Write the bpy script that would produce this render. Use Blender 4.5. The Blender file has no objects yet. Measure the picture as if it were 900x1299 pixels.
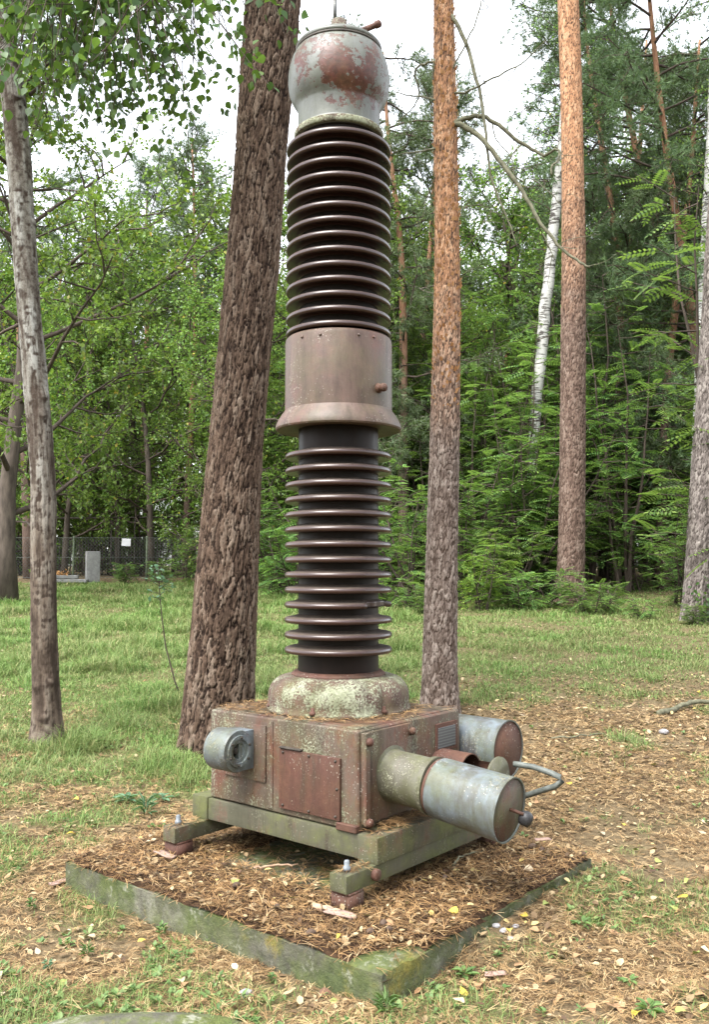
import bpy, bmesh, math, random
import numpy as np
from mathutils import Matrix, Vector

# ------------------------------------------------------------------ camera, sky, sun, exposure
S = bpy.context.scene
C = bpy.context.collection
R = math.radians
EYE = 1.6
FPX, HOR = 1162.0, 717.0                        # focal length and horizon row of the 900x1299 photograph
PITCH = math.atan((HOR - 649.5) / FPX)
cam_d = bpy.data.cameras.new('camera')
cam_d.sensor_fit = 'VERTICAL'; cam_d.sensor_height = 36.0
cam_d.lens = 36.0 * FPX / 1299.0
cam_d.clip_start = 0.05; cam_d.clip_end = 3000
cam = bpy.data.objects.new('camera', cam_d); C.objects.link(cam)
cam.location = (0, 0, EYE); cam.rotation_euler = (R(90) + PITCH, 0, 0)
S.camera = cam

SUN_EL, SUN_AZ = R(57), R(-140)                 # azimuth measured from +Y towards +X
world = bpy.data.worlds.new('World'); S.world = world; world.use_nodes = True
wt = world.node_tree; wt.nodes.clear()
w_out = wt.nodes.new('ShaderNodeOutputWorld'); w_bg = wt.nodes.new('ShaderNodeBackground')
w_sky = wt.nodes.new('ShaderNodeTexSky'); w_sky.sky_type = 'NISHITA'; w_sky.sun_disc = False
w_sky.sun_elevation = SUN_EL; w_sky.sun_rotation = SUN_AZ
w_sky.air_density = 1.0; w_sky.dust_density = 2.0; w_sky.ozone_density = 1.0
w_hs = wt.nodes.new('ShaderNodeHueSaturation'); w_hs.inputs['Saturation'].default_value = 0.22   # overcast: cloud is nearly white
wt.links.new(w_sky.outputs['Color'], w_hs.inputs['Color'])
wt.links.new(w_hs.outputs['Color'], w_bg.inputs['Color'])
w_bg.inputs['Strength'].default_value = 0.15
wt.links.new(w_bg.outputs['Background'], w_out.inputs['Surface'])
sun_d = bpy.data.lights.new('sun', 'SUN'); sun_d.energy = 1.5; sun_d.angle = R(35); sun_d.color = (1, 0.97, 0.92)
sun = bpy.data.objects.new('sun', sun_d); C.objects.link(sun)
sd = Vector((math.sin(SUN_AZ) * math.cos(SUN_EL), math.cos(SUN_AZ) * math.cos(SUN_EL), math.sin(SUN_EL)))
sun.rotation_euler = sd.to_track_quat('Z', 'Y').to_euler(); sun.location = (-6, -8, 20)
S.view_settings.view_transform = 'Standard'; S.view_settings.look = 'None'
S.view_settings.gamma = 1.0; S.view_settings.use_curve_mapping = False
S.view_settings.exposure = 2.5
S.render.engine = 'CYCLES'
S.cycles.max_bounces = 8; S.cycles.diffuse_bounces = 4; S.cycles.transmission_bounces = 4
S.cycles.use_denoising = True

# ------------------------------------------------------------------ numpy helpers
rng = np.random.default_rng(7)

def ray(px, py):
    a = (px - 450) / FPX; b = (649.5 - py) / FPX
    return np.array([a, math.cos(PITCH) - b * math.sin(PITCH), math.sin(PITCH) + b * math.cos(PITCH)])

def at(px, py, Y):                              # world point seen at photograph pixel px,py at distance Y
    r = ray(px, py); r = r * (Y / r[1]); return np.array([r[0], r[1], r[2] + EYE])

def _h(ix, iy, iz, seed):
    n = (ix.astype(np.int64) * 374761393 + iy.astype(np.int64) * 668265263 + iz.astype(np.int64) * 2147483647 + seed * 1274126177) & 0xffffffff
    n = ((n ^ (n >> 13)) * 1274126177) & 0xffffffff
    n = ((n ^ (n >> 16)) * 2246822519) & 0xffffffff
    return ((n ^ (n >> 15)) & 0xffffff) / float(0xffffff)

def vnoise(x, y, z=None, seed=0):
    x = np.asarray(x, float); y = np.asarray(y, float)
    z = np.zeros_like(x) if z is None else np.asarray(z, float)
    fx, fy, fz = np.floor(x), np.floor(y), np.floor(z)
    ux, uy, uz = x - fx, y - fy, z - fz
    ux, uy, uz = [t * t * (3 - 2 * t) for t in (ux, uy, uz)]
    r = 0
    for i in (0, 1):
        for j in (0, 1):
            for k in (0, 1):
                w = (ux if i else 1 - ux) * (uy if j else 1 - uy) * (uz if k else 1 - uz)
                r = r + w * _h(fx + i, fy + j, fz + k, seed)
    return r

def fbm(x, y, z=None, oct=4, seed=0):
    a, s, t = 0.5, 0, 0
    for o in range(oct):
        s = s + a * vnoise(np.asarray(x) * 2 ** o, np.asarray(y) * 2 ** o, None if z is None else np.asarray(z) * 2 ** o, seed + o)
        t += a; a *= 0.5
    return s / t

def sstep(a, b, x):
    t = np.clip((np.asarray(x, float) - a) / (b - a), 0, 1); return t * t * (3 - 2 * t)

def worley(u, v, nu, seed=0):                   # F1, F2-F1 and cell id, periodic in u with nu cells
    fu, fv = np.floor(u), np.floor(v)
    f1 = np.full(u.shape, 9.0); f2 = np.full(u.shape, 9.0); cid = np.zeros(u.shape)
    for i in (-1, 0, 1):
        for j in (-1, 0, 1):
            cu = fu + i; cv = fv + j; wu = np.mod(cu, nu)
            px = cu + 0.1 + 0.8 * _h(wu, cv, wu * 0, seed); py = cv + 0.1 + 0.8 * _h(wu, cv, wu * 0, seed + 9)
            d = np.hypot(u - px, v - py)
            m = d < f1
            f2 = np.where(m, f1, np.minimum(f2, d)); cid = np.where(m, _h(wu, cv, wu * 0, seed + 17), cid); f1 = np.where(m, d, f1)
    return f1, f2 - f1, cid

def mk_mesh(name, verts, polys, smooth=False, attrs=None):
    verts = np.asarray(verts, np.float32)
    me = bpy.data.meshes.new(name)
    polys = [np.asarray(p, np.int32) for p in polys if len(p)]
    me.vertices.add(len(verts)); me.vertices.foreach_set('co', verts.ravel())
    loops = np.concatenate([p.ravel() for p in polys])
    tot = np.concatenate([np.full(len(p), p.shape[1], np.int32) for p in polys])
    start = np.concatenate([[0], np.cumsum(tot)[:-1]]).astype(np.int32)
    me.loops.add(len(loops)); me.loops.foreach_set('vertex_index', loops)
    me.polygons.add(len(tot)); me.polygons.foreach_set('loop_start', start)
    if smooth: me.polygons.foreach_set('use_smooth', np.ones(len(tot), bool))
    me.update(calc_edges=True)
    for k, a in (attrs or {}).items():
        at_ = me.attributes.new(k, 'FLOAT', 'POINT'); at_.data.foreach_set('value', np.asarray(a, np.float32))
    return me

class MB:                                       # collects shapes, builds one mesh
    def __init__(s): s.v = []; s.p = {}; s.n = 0
    def add(s, v, *polys):
        v = np.asarray(v, float); s.v.append(v)
        for p in polys:
            p = np.asarray(p, int)
            if len(p): s.p.setdefault(p.shape[1], []).append(p + s.n)
        s.n += len(v); return s
    def mesh(s, name, smooth=False, attrs=None):
        return mk_mesh(name, np.concatenate(s.v), [np.concatenate(q) for q in s.p.values()], smooth, attrs)
    def tube(s, pts, rad, n=6, cap=True):
        pts = np.asarray(pts, float); k = len(pts); rad = np.broadcast_to(np.asarray(rad, float), (k,))
        t = np.gradient(pts, axis=0); t /= np.linalg.norm(t, axis=1)[:, None] + 1e-9
        up = np.array([0.0, 0.0, 1.0]) if abs(t[0, 2]) < 0.9 else np.array([1.0, 0.0, 0.0])
        a = np.cross(t, up); a /= np.linalg.norm(a, axis=1)[:, None] + 1e-9
        b = np.cross(t, a)
        th = np.arange(n) * 2 * np.pi / n
        v = pts[:, None] + rad[:, None, None] * (np.cos(th)[None, :, None] * a[:, None] + np.sin(th)[None, :, None] * b[:, None])
        i = np.arange(k - 1)[:, None] * n; j = np.arange(n)[None]; j2 = (j + 1) % n
        q = np.stack([i + j, i + j2, i + n + j2, i + n + j], -1).reshape(-1, 4)
        s.add(v.reshape(-1, 3), q)
        if cap and n > 2:
            base = s.n - k * n
            s.p.setdefault(n, []).append(np.array([np.arange(n)[::-1] + base, np.arange(n) + base + (k - 1) * n]))
        return s
    def lathe(s, prof, n=64, rfun=None, a0=0.0, a1=2 * np.pi):
        prof = np.asarray(prof, float); k = len(prof); full = abs(a1 - a0 - 2 * np.pi) < 1e-6
        m = n if full else n + 1
        th = a0 + (a1 - a0) * np.arange(m) / n
        r = np.repeat(prof[:, 0][:, None], m, 1); z = np.repeat(prof[:, 1][:, None], m, 1)
        if rfun is not None: r, z = rfun(r, z, th[None, :])
        v = np.stack([r * np.cos(th)[None], r * np.sin(th)[None], z], -1).reshape(-1, 3)
        i = np.arange(k - 1)[:, None] * m; j = np.arange(n)[None]; j2 = (j + 1) % m
        q = np.stack([i + j, i + j2, i + m + j2, i + m + j], -1).reshape(-1, 4)
        return s.add(v, q)
    def box(s, lo, hi):
        x0, y0, z0 = lo; x1, y1, z1 = hi
        v = [(x0, y0, z0), (x1, y0, z0), (x1, y1, z0), (x0, y1, z0), (x0, y0, z1), (x1, y0, z1), (x1, y1, z1), (x0, y1, z1)]
        return s.add(v, [(0, 3, 2, 1), (4, 5, 6, 7), (0, 1, 5, 4), (1, 2, 6, 5), (2, 3, 7, 6), (3, 0, 4, 7)])

def bevel_box(name, lo, hi, bev=0.006, seg=2, cuts=0, jitter=0.0, seed=0):
    bm = bmesh.new()
    bmesh.ops.create_cube(bm, size=1.0)
    for v in bm.verts:
        v.co = Vector([lo[i] + (v.co[i] + 0.5) * (hi[i] - lo[i]) for i in range(3)])
    bmesh.ops.bevel(bm, geom=bm.edges[:], offset=bev, segments=seg, profile=0.6, affect='EDGES')
    if cuts:
        bmesh.ops.subdivide_edges(bm, edges=[e for e in bm.edges if e.calc_length() > 0.08], cuts=cuts, use_grid_fill=True)
    if jitter:
        co = np.array([v.co for v in bm.verts])
        for a in range(3):
            d = (fbm(co[:, 0] * 7 + a * 5, co[:, 1] * 7, co[:, 2] * 7, 3, seed + a) - 0.5) * 2 * jitter
            for v, dd in zip(bm.verts, d): v.co[a] += dd
    me = bpy.data.meshes.new(name); bm.to_mesh(me); bm.free()
    me.polygons.foreach_set('use_smooth', np.ones(len(me.polygons), bool))
    try: me.set_sharp_from_angle(angle=R(35))
    except Exception: pass
    return me

def orient(me, p0, p1):                         # send the mesh's +Z axis from p0 towards p1
    p0 = Vector(p0); d = Vector(p1) - p0
    me.transform(Matrix.Translation(p0) @ d.to_track_quat('Z', 'Y').to_matrix().to_4x4()); return me

def obj(name, me, mat=None, parent=None):
    if mat is not None and not me.materials: me.materials.append(mat)
    o = bpy.data.objects.new(name, me); C.objects.link(o)
    if parent is not None: o.parent = parent
    return o

def tag(o, label, cat, group=None):
    o['label'] = label; o['category'] = cat
    if group: o['group'] = group
    return o

def kind(o, k): o['kind'] = k; return o

def thing(name, loc, label, cat, group=None, rz=0.0, sc=1.0):
    o = bpy.data.objects.new(name, None); C.objects.link(o); o.empty_display_size = 0.2
    o.location = loc; o.rotation_euler = (0, 0, rz); o.scale = (sc, sc, sc) if np.isscalar(sc) else sc
    return tag(o, label, cat, group)

# ------------------------------------------------------------------ material helpers
class NT:
    def __init__(s, name):
        s.m = bpy.data.materials.new(name); s.m.use_nodes = True; s.t = s.m.node_tree; s.t.nodes.clear()
        s.out = s.n('ShaderNodeOutputMaterial')
    def n(s, typ, **kw):
        nd = s.t.nodes.new(typ)
        for k, v in kw.items():
            if k.startswith('_'): setattr(nd, k[1:], v)
            else: s.put(nd.inputs[k.replace('__', ' ')], v)
        return nd
    def put(s, sock, v):
        if isinstance(v, bpy.types.NodeSocket): s.t.links.new(v, sock)
        elif isinstance(v, (tuple, list)) and len(v) == 3 and sock.type == 'RGBA': sock.default_value = (*v, 1)
        else: sock.default_value = v
    def co(s, scale=(1, 1, 1), which='Object'):
        t = s.n('ShaderNodeTexCoord'); m = s.n('ShaderNodeMapping'); s.put(m.inputs['Vector'], t.outputs[which]); m.inputs['Scale'].default_value = scale
        return m.outputs[0]
    def noise(s, vec, scale, detail=6, rough=0.6, dist=0.0):
        return s.n('ShaderNodeTexNoise', Vector=vec, Scale=scale, Detail=detail, Roughness=rough, Distortion=dist).outputs[0]
    def ramp(s, fac, stops, interp='LINEAR'):
        r = s.n('ShaderNodeValToRGB', Fac=fac); cr = r.color_ramp; cr.interpolation = interp
        while len(cr.elements) < len(stops): cr.elements.new(0.5)
        for e, (p, c) in zip(cr.elements, stops):
            e.position = p; e.color = (*c, 1) if isinstance(c, (tuple, list)) else (c, c, c, 1)
        return r.outputs[0]
    def mix(s, fac, a, b, mode='MIX'):
        m = s.n('ShaderNodeMix', _data_type='RGBA', _blend_type=mode)
        s.put(m.inputs[0], fac); s.put(m.inputs[6], a); s.put(m.inputs[7], b); return m.outputs[2]
    def math(s, op, a, b=0.0):
        m = s.n('ShaderNodeMath', _operation=op); s.put(m.inputs[0], a); s.put(m.inputs[1], b); return m.outputs[0]
    def attr(s, name): return s.n('ShaderNodeAttribute', _attribute_name=name).outputs['Fac']
    def island(s): return s.n('ShaderNodeNewGeometry').outputs['Random Per Island']
    def objrand(s): return s.n('ShaderNodeObjectInfo').outputs['Random']
    def upness(s):
        g = s.n('ShaderNodeNewGeometry'); x = s.n('ShaderNodeSeparateXYZ'); s.put(x.inputs[0], g.outputs['Normal']); return x.outputs[2]
    def bump(s, h, strength=0.3, dist=0.02):
        return s.n('ShaderNodeBump', Height=h, Strength=strength, Distance=dist).outputs[0]
    def bsdf(s, col, rough=0.7, spec=0.3, metal=0.0, normal=None, coat=0.0):
        b = s.n('ShaderNodeBsdfPrincipled')
        s.put(b.inputs['Base Color'], col); s.put(b.inputs['Roughness'], rough); s.put(b.inputs['Specular IOR Level'], spec); s.put(b.inputs['Metallic'], metal)
        s.put(b.inputs['Coat Weight'], coat)
        if normal is not None: s.put(b.inputs['Normal'], normal)
        return b.outputs[0]
    def done(s, sh): s.t.links.new(sh, s.out.inputs['Surface']); return s.m

def leaf_mat(name, stops, trans=0.35, rough=0.5, spec=0.25, objvar=0.0):
    m = NT(name); r = m.island()
    col = m.ramp(r, stops)
    if objvar:
        hs = m.n('ShaderNodeHueSaturation', Color=col)
        m.put(hs.inputs['Value'], m.math('ADD', m.math('MULTIPLY', m.objrand(), objvar), 1 - objvar / 2)); m.put(hs.inputs['Hue'], m.math('ADD', m.math('MULTIPLY', m.objrand(), 0.03), 0.485))
        col = hs.outputs[0]
    b = m.bsdf(col, rough, spec)
    if trans:
        t = m.n('ShaderNodeBsdfTranslucent'); m.put(t.inputs['Color'], m.mix(0.5, col, (0.16, 0.26, 0.03)))
        x = m.n('ShaderNodeMixShader'); x.inputs[0].default_value = trans
        m.put(x.inputs[1], b); m.put(x.inputs[2], t.outputs[0]); b = x.outputs[0]
    return m.done(b)

def plain_mat(name, a, b_, scale=20, rough=0.8, bump=0.2, spec=0.25, stretch=(1, 1, 1)):
    m = NT(name); v = m.co(stretch); n = m.noise(v, scale)
    return m.done(m.bsdf(m.ramp(n, [(0.3, a), (0.7, b_)]), rough, spec, normal=m.bump(n, bump, 0.01)))

def metal_mat(name, stops, rust=(0.5, 0.6), lichen=(0.6, 0.66), lich_col=(0.42, 0.47, 0.36), rust_cols=((0.13, 0.05, 0.032), (0.24, 0.10, 0.075)), moss=0.0,
              rough=0.6, scale=3.0, spec=0.35, speck=0.5, seed=0.0, patch=None, streak=None):
    m = NT(name)
    v = m.co(); m.t.nodes[-1].inputs['Location'].default_value = (seed, seed * 0.7, seed * 1.3)
    vs = m.co((1, 1, 0.22)); m.t.nodes[-1].inputs['Location'].default_value = (seed * 2, seed, seed)
    n1 = m.noise(v, scale, 9, 0.72, 0.4); n2 = m.noise(vs, scale * 3.2, 8, 0.72); n3 = m.noise(v, scale * 9, 6, 0.7); nf = m.noise(v, 95, 3, 0.6)
    col = m.ramp(m.math('ADD', m.math('MULTIPLY', n2, 0.65), m.math('MULTIPLY', n1, 0.35)), stops)
    rm = m.ramp(m.math('ADD', m.math('MULTIPLY', n1, 0.6), m.math('MULTIPLY', n2, 0.4)), [(rust[0], 0.0), (rust[1], 1.0)])
    if patch:                                    # paint flaked off round one spot, with a ragged edge
        ds = m.n('ShaderNodeVectorMath', _operation='DISTANCE'); m.put(ds.inputs[0], m.co()); ds.inputs[1].default_value = patch[0]
        dd = m.math('ADD', m.math('DIVIDE', ds.outputs['Value'], patch[1]), m.math('MULTIPLY', m.math('SUBTRACT', m.math('ADD', m.math('MULTIPLY', n1, 0.62), m.math('MULTIPLY', n3, 0.38)), 0.5), 5.0))
        rm = m.ramp(dd, [(0.60, 1.0), (0.65, 0.0)])
    rc = m.ramp(n3, [(0.3, rust_cols[0]), (0.7, rust_cols[1])])
    col = m.mix(rm, col, rc)
    lm_in = m.math('ADD', m.math('MULTIPLY', m.noise(v, scale * 1.7, 8, 0.7), 0.62), m.math('MULTIPLY', nf, 0.38))
    lm = m.ramp(lm_in, [(lichen[0], 0.0), (lichen[1], 1.0)])
    lc = m.ramp(nf, [(0.35, tuple(c * 0.72 for c in lich_col)), (0.65, tuple(min(1, c * 1.15) for c in lich_col))])
    col = m.mix(lm, col, lc)
    if streak:
        vt = m.co((1, 1, 0.12)); m.t.nodes[-1].inputs['Location'].default_value = (seed + 5, seed * 3, seed)
        st = m.ramp(m.math('ADD', m.math('MULTIPLY', m.noise(vt, 5.5, 6, 0.7), 0.6), m.math('MULTIPLY', nf, 0.4)), [(streak[0], 0.0), (streak[1], 0.85)])
        col = m.mix(st, col, lc)
        dk = m.ramp(m.noise(vt, 11, 6, 0.7), [(0.52, 0.0), (0.66, 0.7)]); col = m.mix(dk, col, (0.04, 0.024, 0.016))
    vo = m.n('ShaderNodeTexVoronoi', Vector=v, Scale=70.0)
    sp = m.math('MULTIPLY', m.ramp(vo.outputs['Distance'], [(0.14, 1.0), (0.22, 0.0)]), m.ramp(m.noise(v, 6, 4), [(0.5, 0.0), (0.62, speck)]))
    col = m.mix(sp, col, (0.55, 0.56, 0.5))
    if moss:
        up = m.ramp(m.upness(), [(0.2, 0.0), (0.9, 1.0)])
        mm = m.math('MULTIPLY', m.ramp(m.noise(v, 4.5, 7, 0.7), [(0.44, 0.0), (0.62, 1.0)]), moss)
        col = m.mix(mm, col, m.ramp(n3, [(0.3, (0.07, 0.09, 0.025)), (0.7, (0.16, 0.19, 0.06))]))
    col = m.mix(1.0, col, (0.63, 0.58, 0.56), 'MULTIPLY')
    hgt = m.math('ADD', m.math('MULTIPLY', rm, -0.35), m.math('ADD', m.math('MULTIPLY', lm, 0.8), m.math('MULTIPLY', n3, 0.5)))
    return m.done(m.bsdf(col, rough, spec, normal=m.bump(hgt, 0.55, 0.006)))

# ------------------------------------------------------------------ ground shape and cover
T = R(50.4)
MX, MY = -0.10, 4.84                            # centre of the breaker
SX, SY, SA, SB, ST = -0.127, 4.742, 0.872, 1.02, 0.112   # concrete plinth: centre, half sizes, height
def to_world(x, y, cx=MX, cy=MY): return cx + x * math.cos(T) - y * math.sin(T), cy + x * math.sin(T) + y * math.cos(T)
def to_slab(x, y):
    dx, dy = x - SX, y - SY; return dx * math.cos(T) + dy * math.sin(T), -dx * math.sin(T) + dy * math.cos(T)

def gz(x, y):
    x = np.asarray(x, float); y = np.asarray(y, float)
    s = np.minimum(y, 30.0 + 0 * y) - 5.7
    z = 0.05 * (s + np.sqrt(s * s + 1.0)) / 2 - 0.006
    near = np.exp(-((x - SX) ** 2 + (y - SY) ** 2) / 4.0)
    z = z + (fbm(x * 0.8, y * 0.8, None, 3, 11) - 0.5) * 0.10 * (1 - 0.85 * near) + (fbm(x * 6, y * 6, None, 3, 21) - 0.5) * 0.035
    lx, ly = to_slab(x, y)
    z = z - 0.034 * np.exp(-((x + 0.5) ** 2 + (y - 4.2) ** 2) / 1.6)
    z = z + 0.075 * np.exp(-((ly + 1.05) / 0.28) ** 2) * sstep(-0.55, -0.1, lx) * sstep(1.3, 0.9, lx)
    return z

def grass_amount(x, y):
    x = np.asarray(x, float); y = np.asarray(y, float)
    n = fbm(x * 0.7, y * 0.7, None, 4, 31); nf = fbm(x * 2.6, y * 2.6, None, 3, 41)
    left = sstep(5.7, 7.2, y + 1.0 * (n - .5)) * sstep(0.9, -0.2, x - 0.12 * (y - 7))
    right = sstep(9.3, 11.5, y + 3 * (n - .5)) * sstep(7.0, 3.5, x - 0.20 * (y - 10) + 2 * (n - .5))
    left2 = 0.75 * sstep(0.5, -1.1, x) * sstep(0.36, 0.52, nf)
    patch = 0.6 * sstep(0.50, 0.62, n * 0.45 + nf * 0.55)
    g = np.maximum(np.maximum(left, right * 0.62), np.maximum(left2, patch))
    g = g * (0.45 + 0.55 * sstep(0.35, 0.55, nf) + 0 * x) * (1 - sstep(25.5, 28.5, y))
    return np.clip(g, 0, 1)

def ground_hit(px, py):
    r = ray(px, py); t = 2.0
    for _ in range(600):
        p = r * t
        if p[2] + EYE <= float(gz(p[0], p[1])): break
        t += 0.06
    return np.array([p[0], p[1], float(gz(p[0], p[1]))])

# ground sheet, fine near the camera and coarse out to the horizon
def axis(fine0, fine1, st, mid0, mid1, mst, far0, far1):
    a = list(np.arange(fine0, fine1, st)); b = list(np.arange(fine1, mid1, mst)); c = list(mid1 + (far1 - mid1) * (np.arange(1, 22) / 21.0) ** 3)
    l = list(np.arange(fine0, mid0, -mst)[1:])[::-1]; e = list((mid0 + (far0 - mid0) * (np.arange(1, 22) / 21.0) ** 3))[::-1]
    return np.array(e + l + a + b + c)
gx = axis(-4.2, 4.2, 0.05, -18, 18, 0.22, -700, 700); gy = axis(2.2, 9.5, 0.05, -3, 34, 0.22, -300, 900)
GX, GY = np.meshgrid(gx, gy); gv = np.stack([GX, GY, gz(GX, GY)], -1).reshape(-1, 3)
nx, ny = len(gx), len(gy)
ii = np.arange(ny - 1)[:, None] * nx + np.arange(nx - 1)[None]
gq = np.stack([ii, ii + 1, ii + nx + 1, ii + nx], -1).reshape(-1, 4)
gm = NT('ground_soil')
v = gm.co(); ga = gm.attr('grass')
n1 = gm.noise(v, 1.6, 8, 0.65); n2 = gm.noise(v, 22, 8, 0.75); n3 = gm.noise(v, 90, 4, 0.7)
litter = gm.ramp(gm.math('ADD', gm.math('MULTIPLY', n2, 0.6), gm.math('MULTIPLY', n3, 0.4)), [(0.3, (0.042, 0.030, 0.018)), (0.5, (0.125, 0.092, 0.052)), (0.7, (0.26, 0.20, 0.12))])
turf = gm.ramp(n2, [(0.3, (0.04, 0.052, 0.016)), (0.7, (0.11, 0.13, 0.045))])
col = gm.mix(gm.math('MULTIPLY', ga, 0.85), litter, turf)
g_mat = gm.done(gm.bsdf(col, 0.95, 0.1, normal=gm.bump(gm.math('ADD', n2, n3), 0.8, 0.02)))
ground = obj('ground', mk_mesh('ground', gv, [gq], True, {'grass': grass_amount(gv[:, 0], gv[:, 1])}), g_mat); kind(ground, 'structure')
# ------------------------------------------------------------------ concrete plinth
cm = NT('mossy_concrete'); v = cm.co(); n1 = cm.noise(v, 2.2, 8, 0.65, 0.5); n2 = cm.noise(v, 14, 8, 0.7); n3 = cm.noise(v, 70, 4, 0.7)
col = cm.ramp(cm.math('ADD', cm.math('MULTIPLY', n1, 0.5), cm.math('MULTIPLY', n2, 0.5)), [(0.34, (0.035, 0.034, 0.027)), (0.5, (0.105, 0.102, 0.082)), (0.64, (0.21, 0.205, 0.17))])
col = cm.mix(cm.ramp(cm.noise(v, 3.1, 7, 0.7), [(0.46, 0.0), (0.6, 0.85)]), col, cm.ramp(n2, [(0.3, (0.035, 0.05, 0.02)), (0.7, (0.10, 0.125, 0.05))]))
vy = cm.co(); cm.t.nodes[-1].inputs['Location'].default_value = (3.3, 8.1, 1.2)
col = cm.mix(cm.ramp(cm.noise(vy, 2.6, 7, 0.72), [(0.56, 0.0), (0.66, 0.8)]), col, cm.ramp(n3, [(0.3, (0.12, 0.095, 0.02)), (0.7, (0.26, 0.21, 0.055))]))
up = cm.ramp(cm.upness(), [(0.3, 0.0), (0.85, 1.0)])
ms = cm.math('MULTIPLY', cm.ramp(cm.noise(v, 5.5, 8, 0.75), [(0.42, 0.0), (0.56, 0.9)]), cm.math('ADD', cm.math('MULTIPLY', up, 0.5), 0.5))
col = cm.mix(ms, col, cm.ramp(n3, [(0.3, (0.05, 0.065, 0.02)), (0.7, (0.13, 0.15, 0.05))]))
col = cm.mix(cm.ramp(cm.noise(v, 9, 7, 0.75), [(0.56, 0.0), (0.64, 0.75)]), col, (0.26, 0.26, 0.22))
col = cm.mix(1.0, col, (0.82, 0.82, 0.78), 'MULTIPLY')
conc_mat = cm.done(cm.bsdf(col, 0.93, 0.15, normal=cm.bump(cm.math('ADD', n2, cm.math('MULTIPLY', n3, 0.6)), 0.8, 0.012)))

def slab_mesh():
    bm = bmesh.new(); bmesh.ops.create_cube(bm, size=1)
    for q in bm.verts: q.co = Vector((q.co.x * 2 * SA, q.co.y * 2 * SB, (q.co.z + 0.5) * (ST + 0.25) - 0.25))
    bmesh.ops.subdivide_edges(bm, edges=bm.edges[:], cuts=47, use_grid_fill=True)
    co = np.array([q.co for q in bm.verts])
    edge = np.minimum(SA - np.abs(co[:, 0]), SB - np.abs(co[:, 1]))
    w = (fbm(co[:, 0] * 5, co[:, 1] * 5, co[:, 2] * 5, 4, 51) - 0.5); chip = sstep(0.60, 0.72, fbm(co[:, 0] * 4.5, co[:, 1] * 4.5, co[:, 2] * 3, 3, 77))
    for k, q in enumerate(bm.verts):
        top = co[k, 2] > ST - 0.05
        if edge[k] < 0.02:
            s = 1 + 0.026 * w[k] - 0.026 * chip[k] * float(sstep(ST - 0.09, ST, co[k, 2])) - 0.004; q.co.x *= s; q.co.y *= s
        if co[k, 2] > ST - 0.001: q.co.z += 0.018 * w[k] - (0.012 + 0.03 * chip[k] if edge[k] < 0.02 else 0)
    me = bpy.data.meshes.new('plinth'); bm.to_mesh(me); bm.free()
    me.polygons.foreach_set('use_smooth', np.ones(len(me.polygons), bool)); me.set_sharp_from_angle(angle=R(50)); return me
slab = obj('concrete_plinth', slab_mesh(), conc_mat); slab.location = (SX, SY, 0); slab.rotation_euler = (0, 0, T)
tag(slab, 'square mossy concrete plinth covered with pine needles under the old circuit breaker', 'plinth')

# ------------------------------------------------------------------ the breaker
Z0 = 0.118
BR = thing('circuit_breaker', (MX, MY, Z0), 'tall rusty oil circuit breaker with brown ribbed insulator column and ball head', 'circuit breaker', rz=T)
def L(x, y, z): return (x, y, z - Z0)
brown = ((0.085, 0.036, 0.022), (0.165, 0.078, 0.052))
m_house = metal_mat('housing_paint', [(0.34, (0.045, 0.030, 0.020)), (0.46, (0.098, 0.074, 0.056)), (0.56, (0.135, 0.118, 0.094)), (0.68, (0.20, 0.185, 0.155))], (0.475, 0.565), (0.55, 0.62), (0.30, 0.33, 0.245), brown, 0.3, 0.65, 2.6, speck=0.8, streak=(0.535, 0.60))
m_rust = metal_mat('rust_red_panel', [(0.3, (0.070, 0.030, 0.020)), (0.7, (0.125, 0.060, 0.044))], (0.44, 0.58), (0.60, 0.67), (0.24, 0.22, 0.18), ((0.080, 0.034, 0.021), (0.145, 0.066, 0.045)), 0.08, 0.75, 4, speck=0.9, seed=4, streak=(0.57, 0.64))
m_beam = metal_mat('green_grey_beam', [(0.3, (0.055, 0.058, 0.034)), (0.55, (0.105, 0.108, 0.072)), (0.7, (0.165, 0.16, 0.12))], (0.53, 0.64), (0.60, 0.67), (0.25, 0.27, 0.20), brown, 0.8, 0.75, 3, seed=9, streak=(0.58, 0.66))
m_silver = metal_mat('silver_paint', [(0.36, (0.055, 0.056, 0.046)), (0.46, (0.105, 0.118, 0.116)), (0.55, (0.155, 0.198, 0.225)), (0.66, (0.225, 0.30, 0.355))], (0.60, 0.70), (0.57, 0.65), (0.25, 0.26, 0.20), brown, 0.4, 0.42, 3, speck=0.7, seed=13, streak=(0.60, 0.68))
m_neck = metal_mat('weathered_green_grey_paint', [(0.34, (0.065, 0.062, 0.040)), (0.5, (0.11, 0.112, 0.082)), (0.66, (0.18, 0.185, 0.16))], (0.58, 0.70), (0.56, 0.64), (0.27, 0.29, 0.21), brown, 0.5, 0.6, 3.2, seed=17, streak=(0.58, 0.66))
m_bell = metal_mat('lichen_covered_iron', [(0.3, (0.070, 0.046, 0.034)), (0.6, (0.12, 0.082, 0.066)), (0.75, (0.14, 0.13, 0.09))], (0.46, 0.6), (0.475, 0.555), (0.29, 0.33, 0.24), ((0.080, 0.038, 0.030), (0.145, 0.082, 0.070)), 0.4, 0.85, 3.4, speck=0.9, seed=21, streak=(0.55, 0.62))
m_collar = metal_mat('faded_red_brown_paint', [(0.38, (0.055, 0.036, 0.027)), (0.5, (0.115, 0.078, 0.062)), (0.62, (0.16, 0.132, 0.105))], (0.51, 0.64), (0.60, 0.69), (0.27, 0.275, 0.22), ((0.11, 0.045, 0.036), (0.17, 0.075, 0.06)), 0.2, 0.5, 2.2, speck=0.6, seed=25, streak=(0.60, 0.70))
OX_, OY_ = 0.0096, -0.0116
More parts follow.
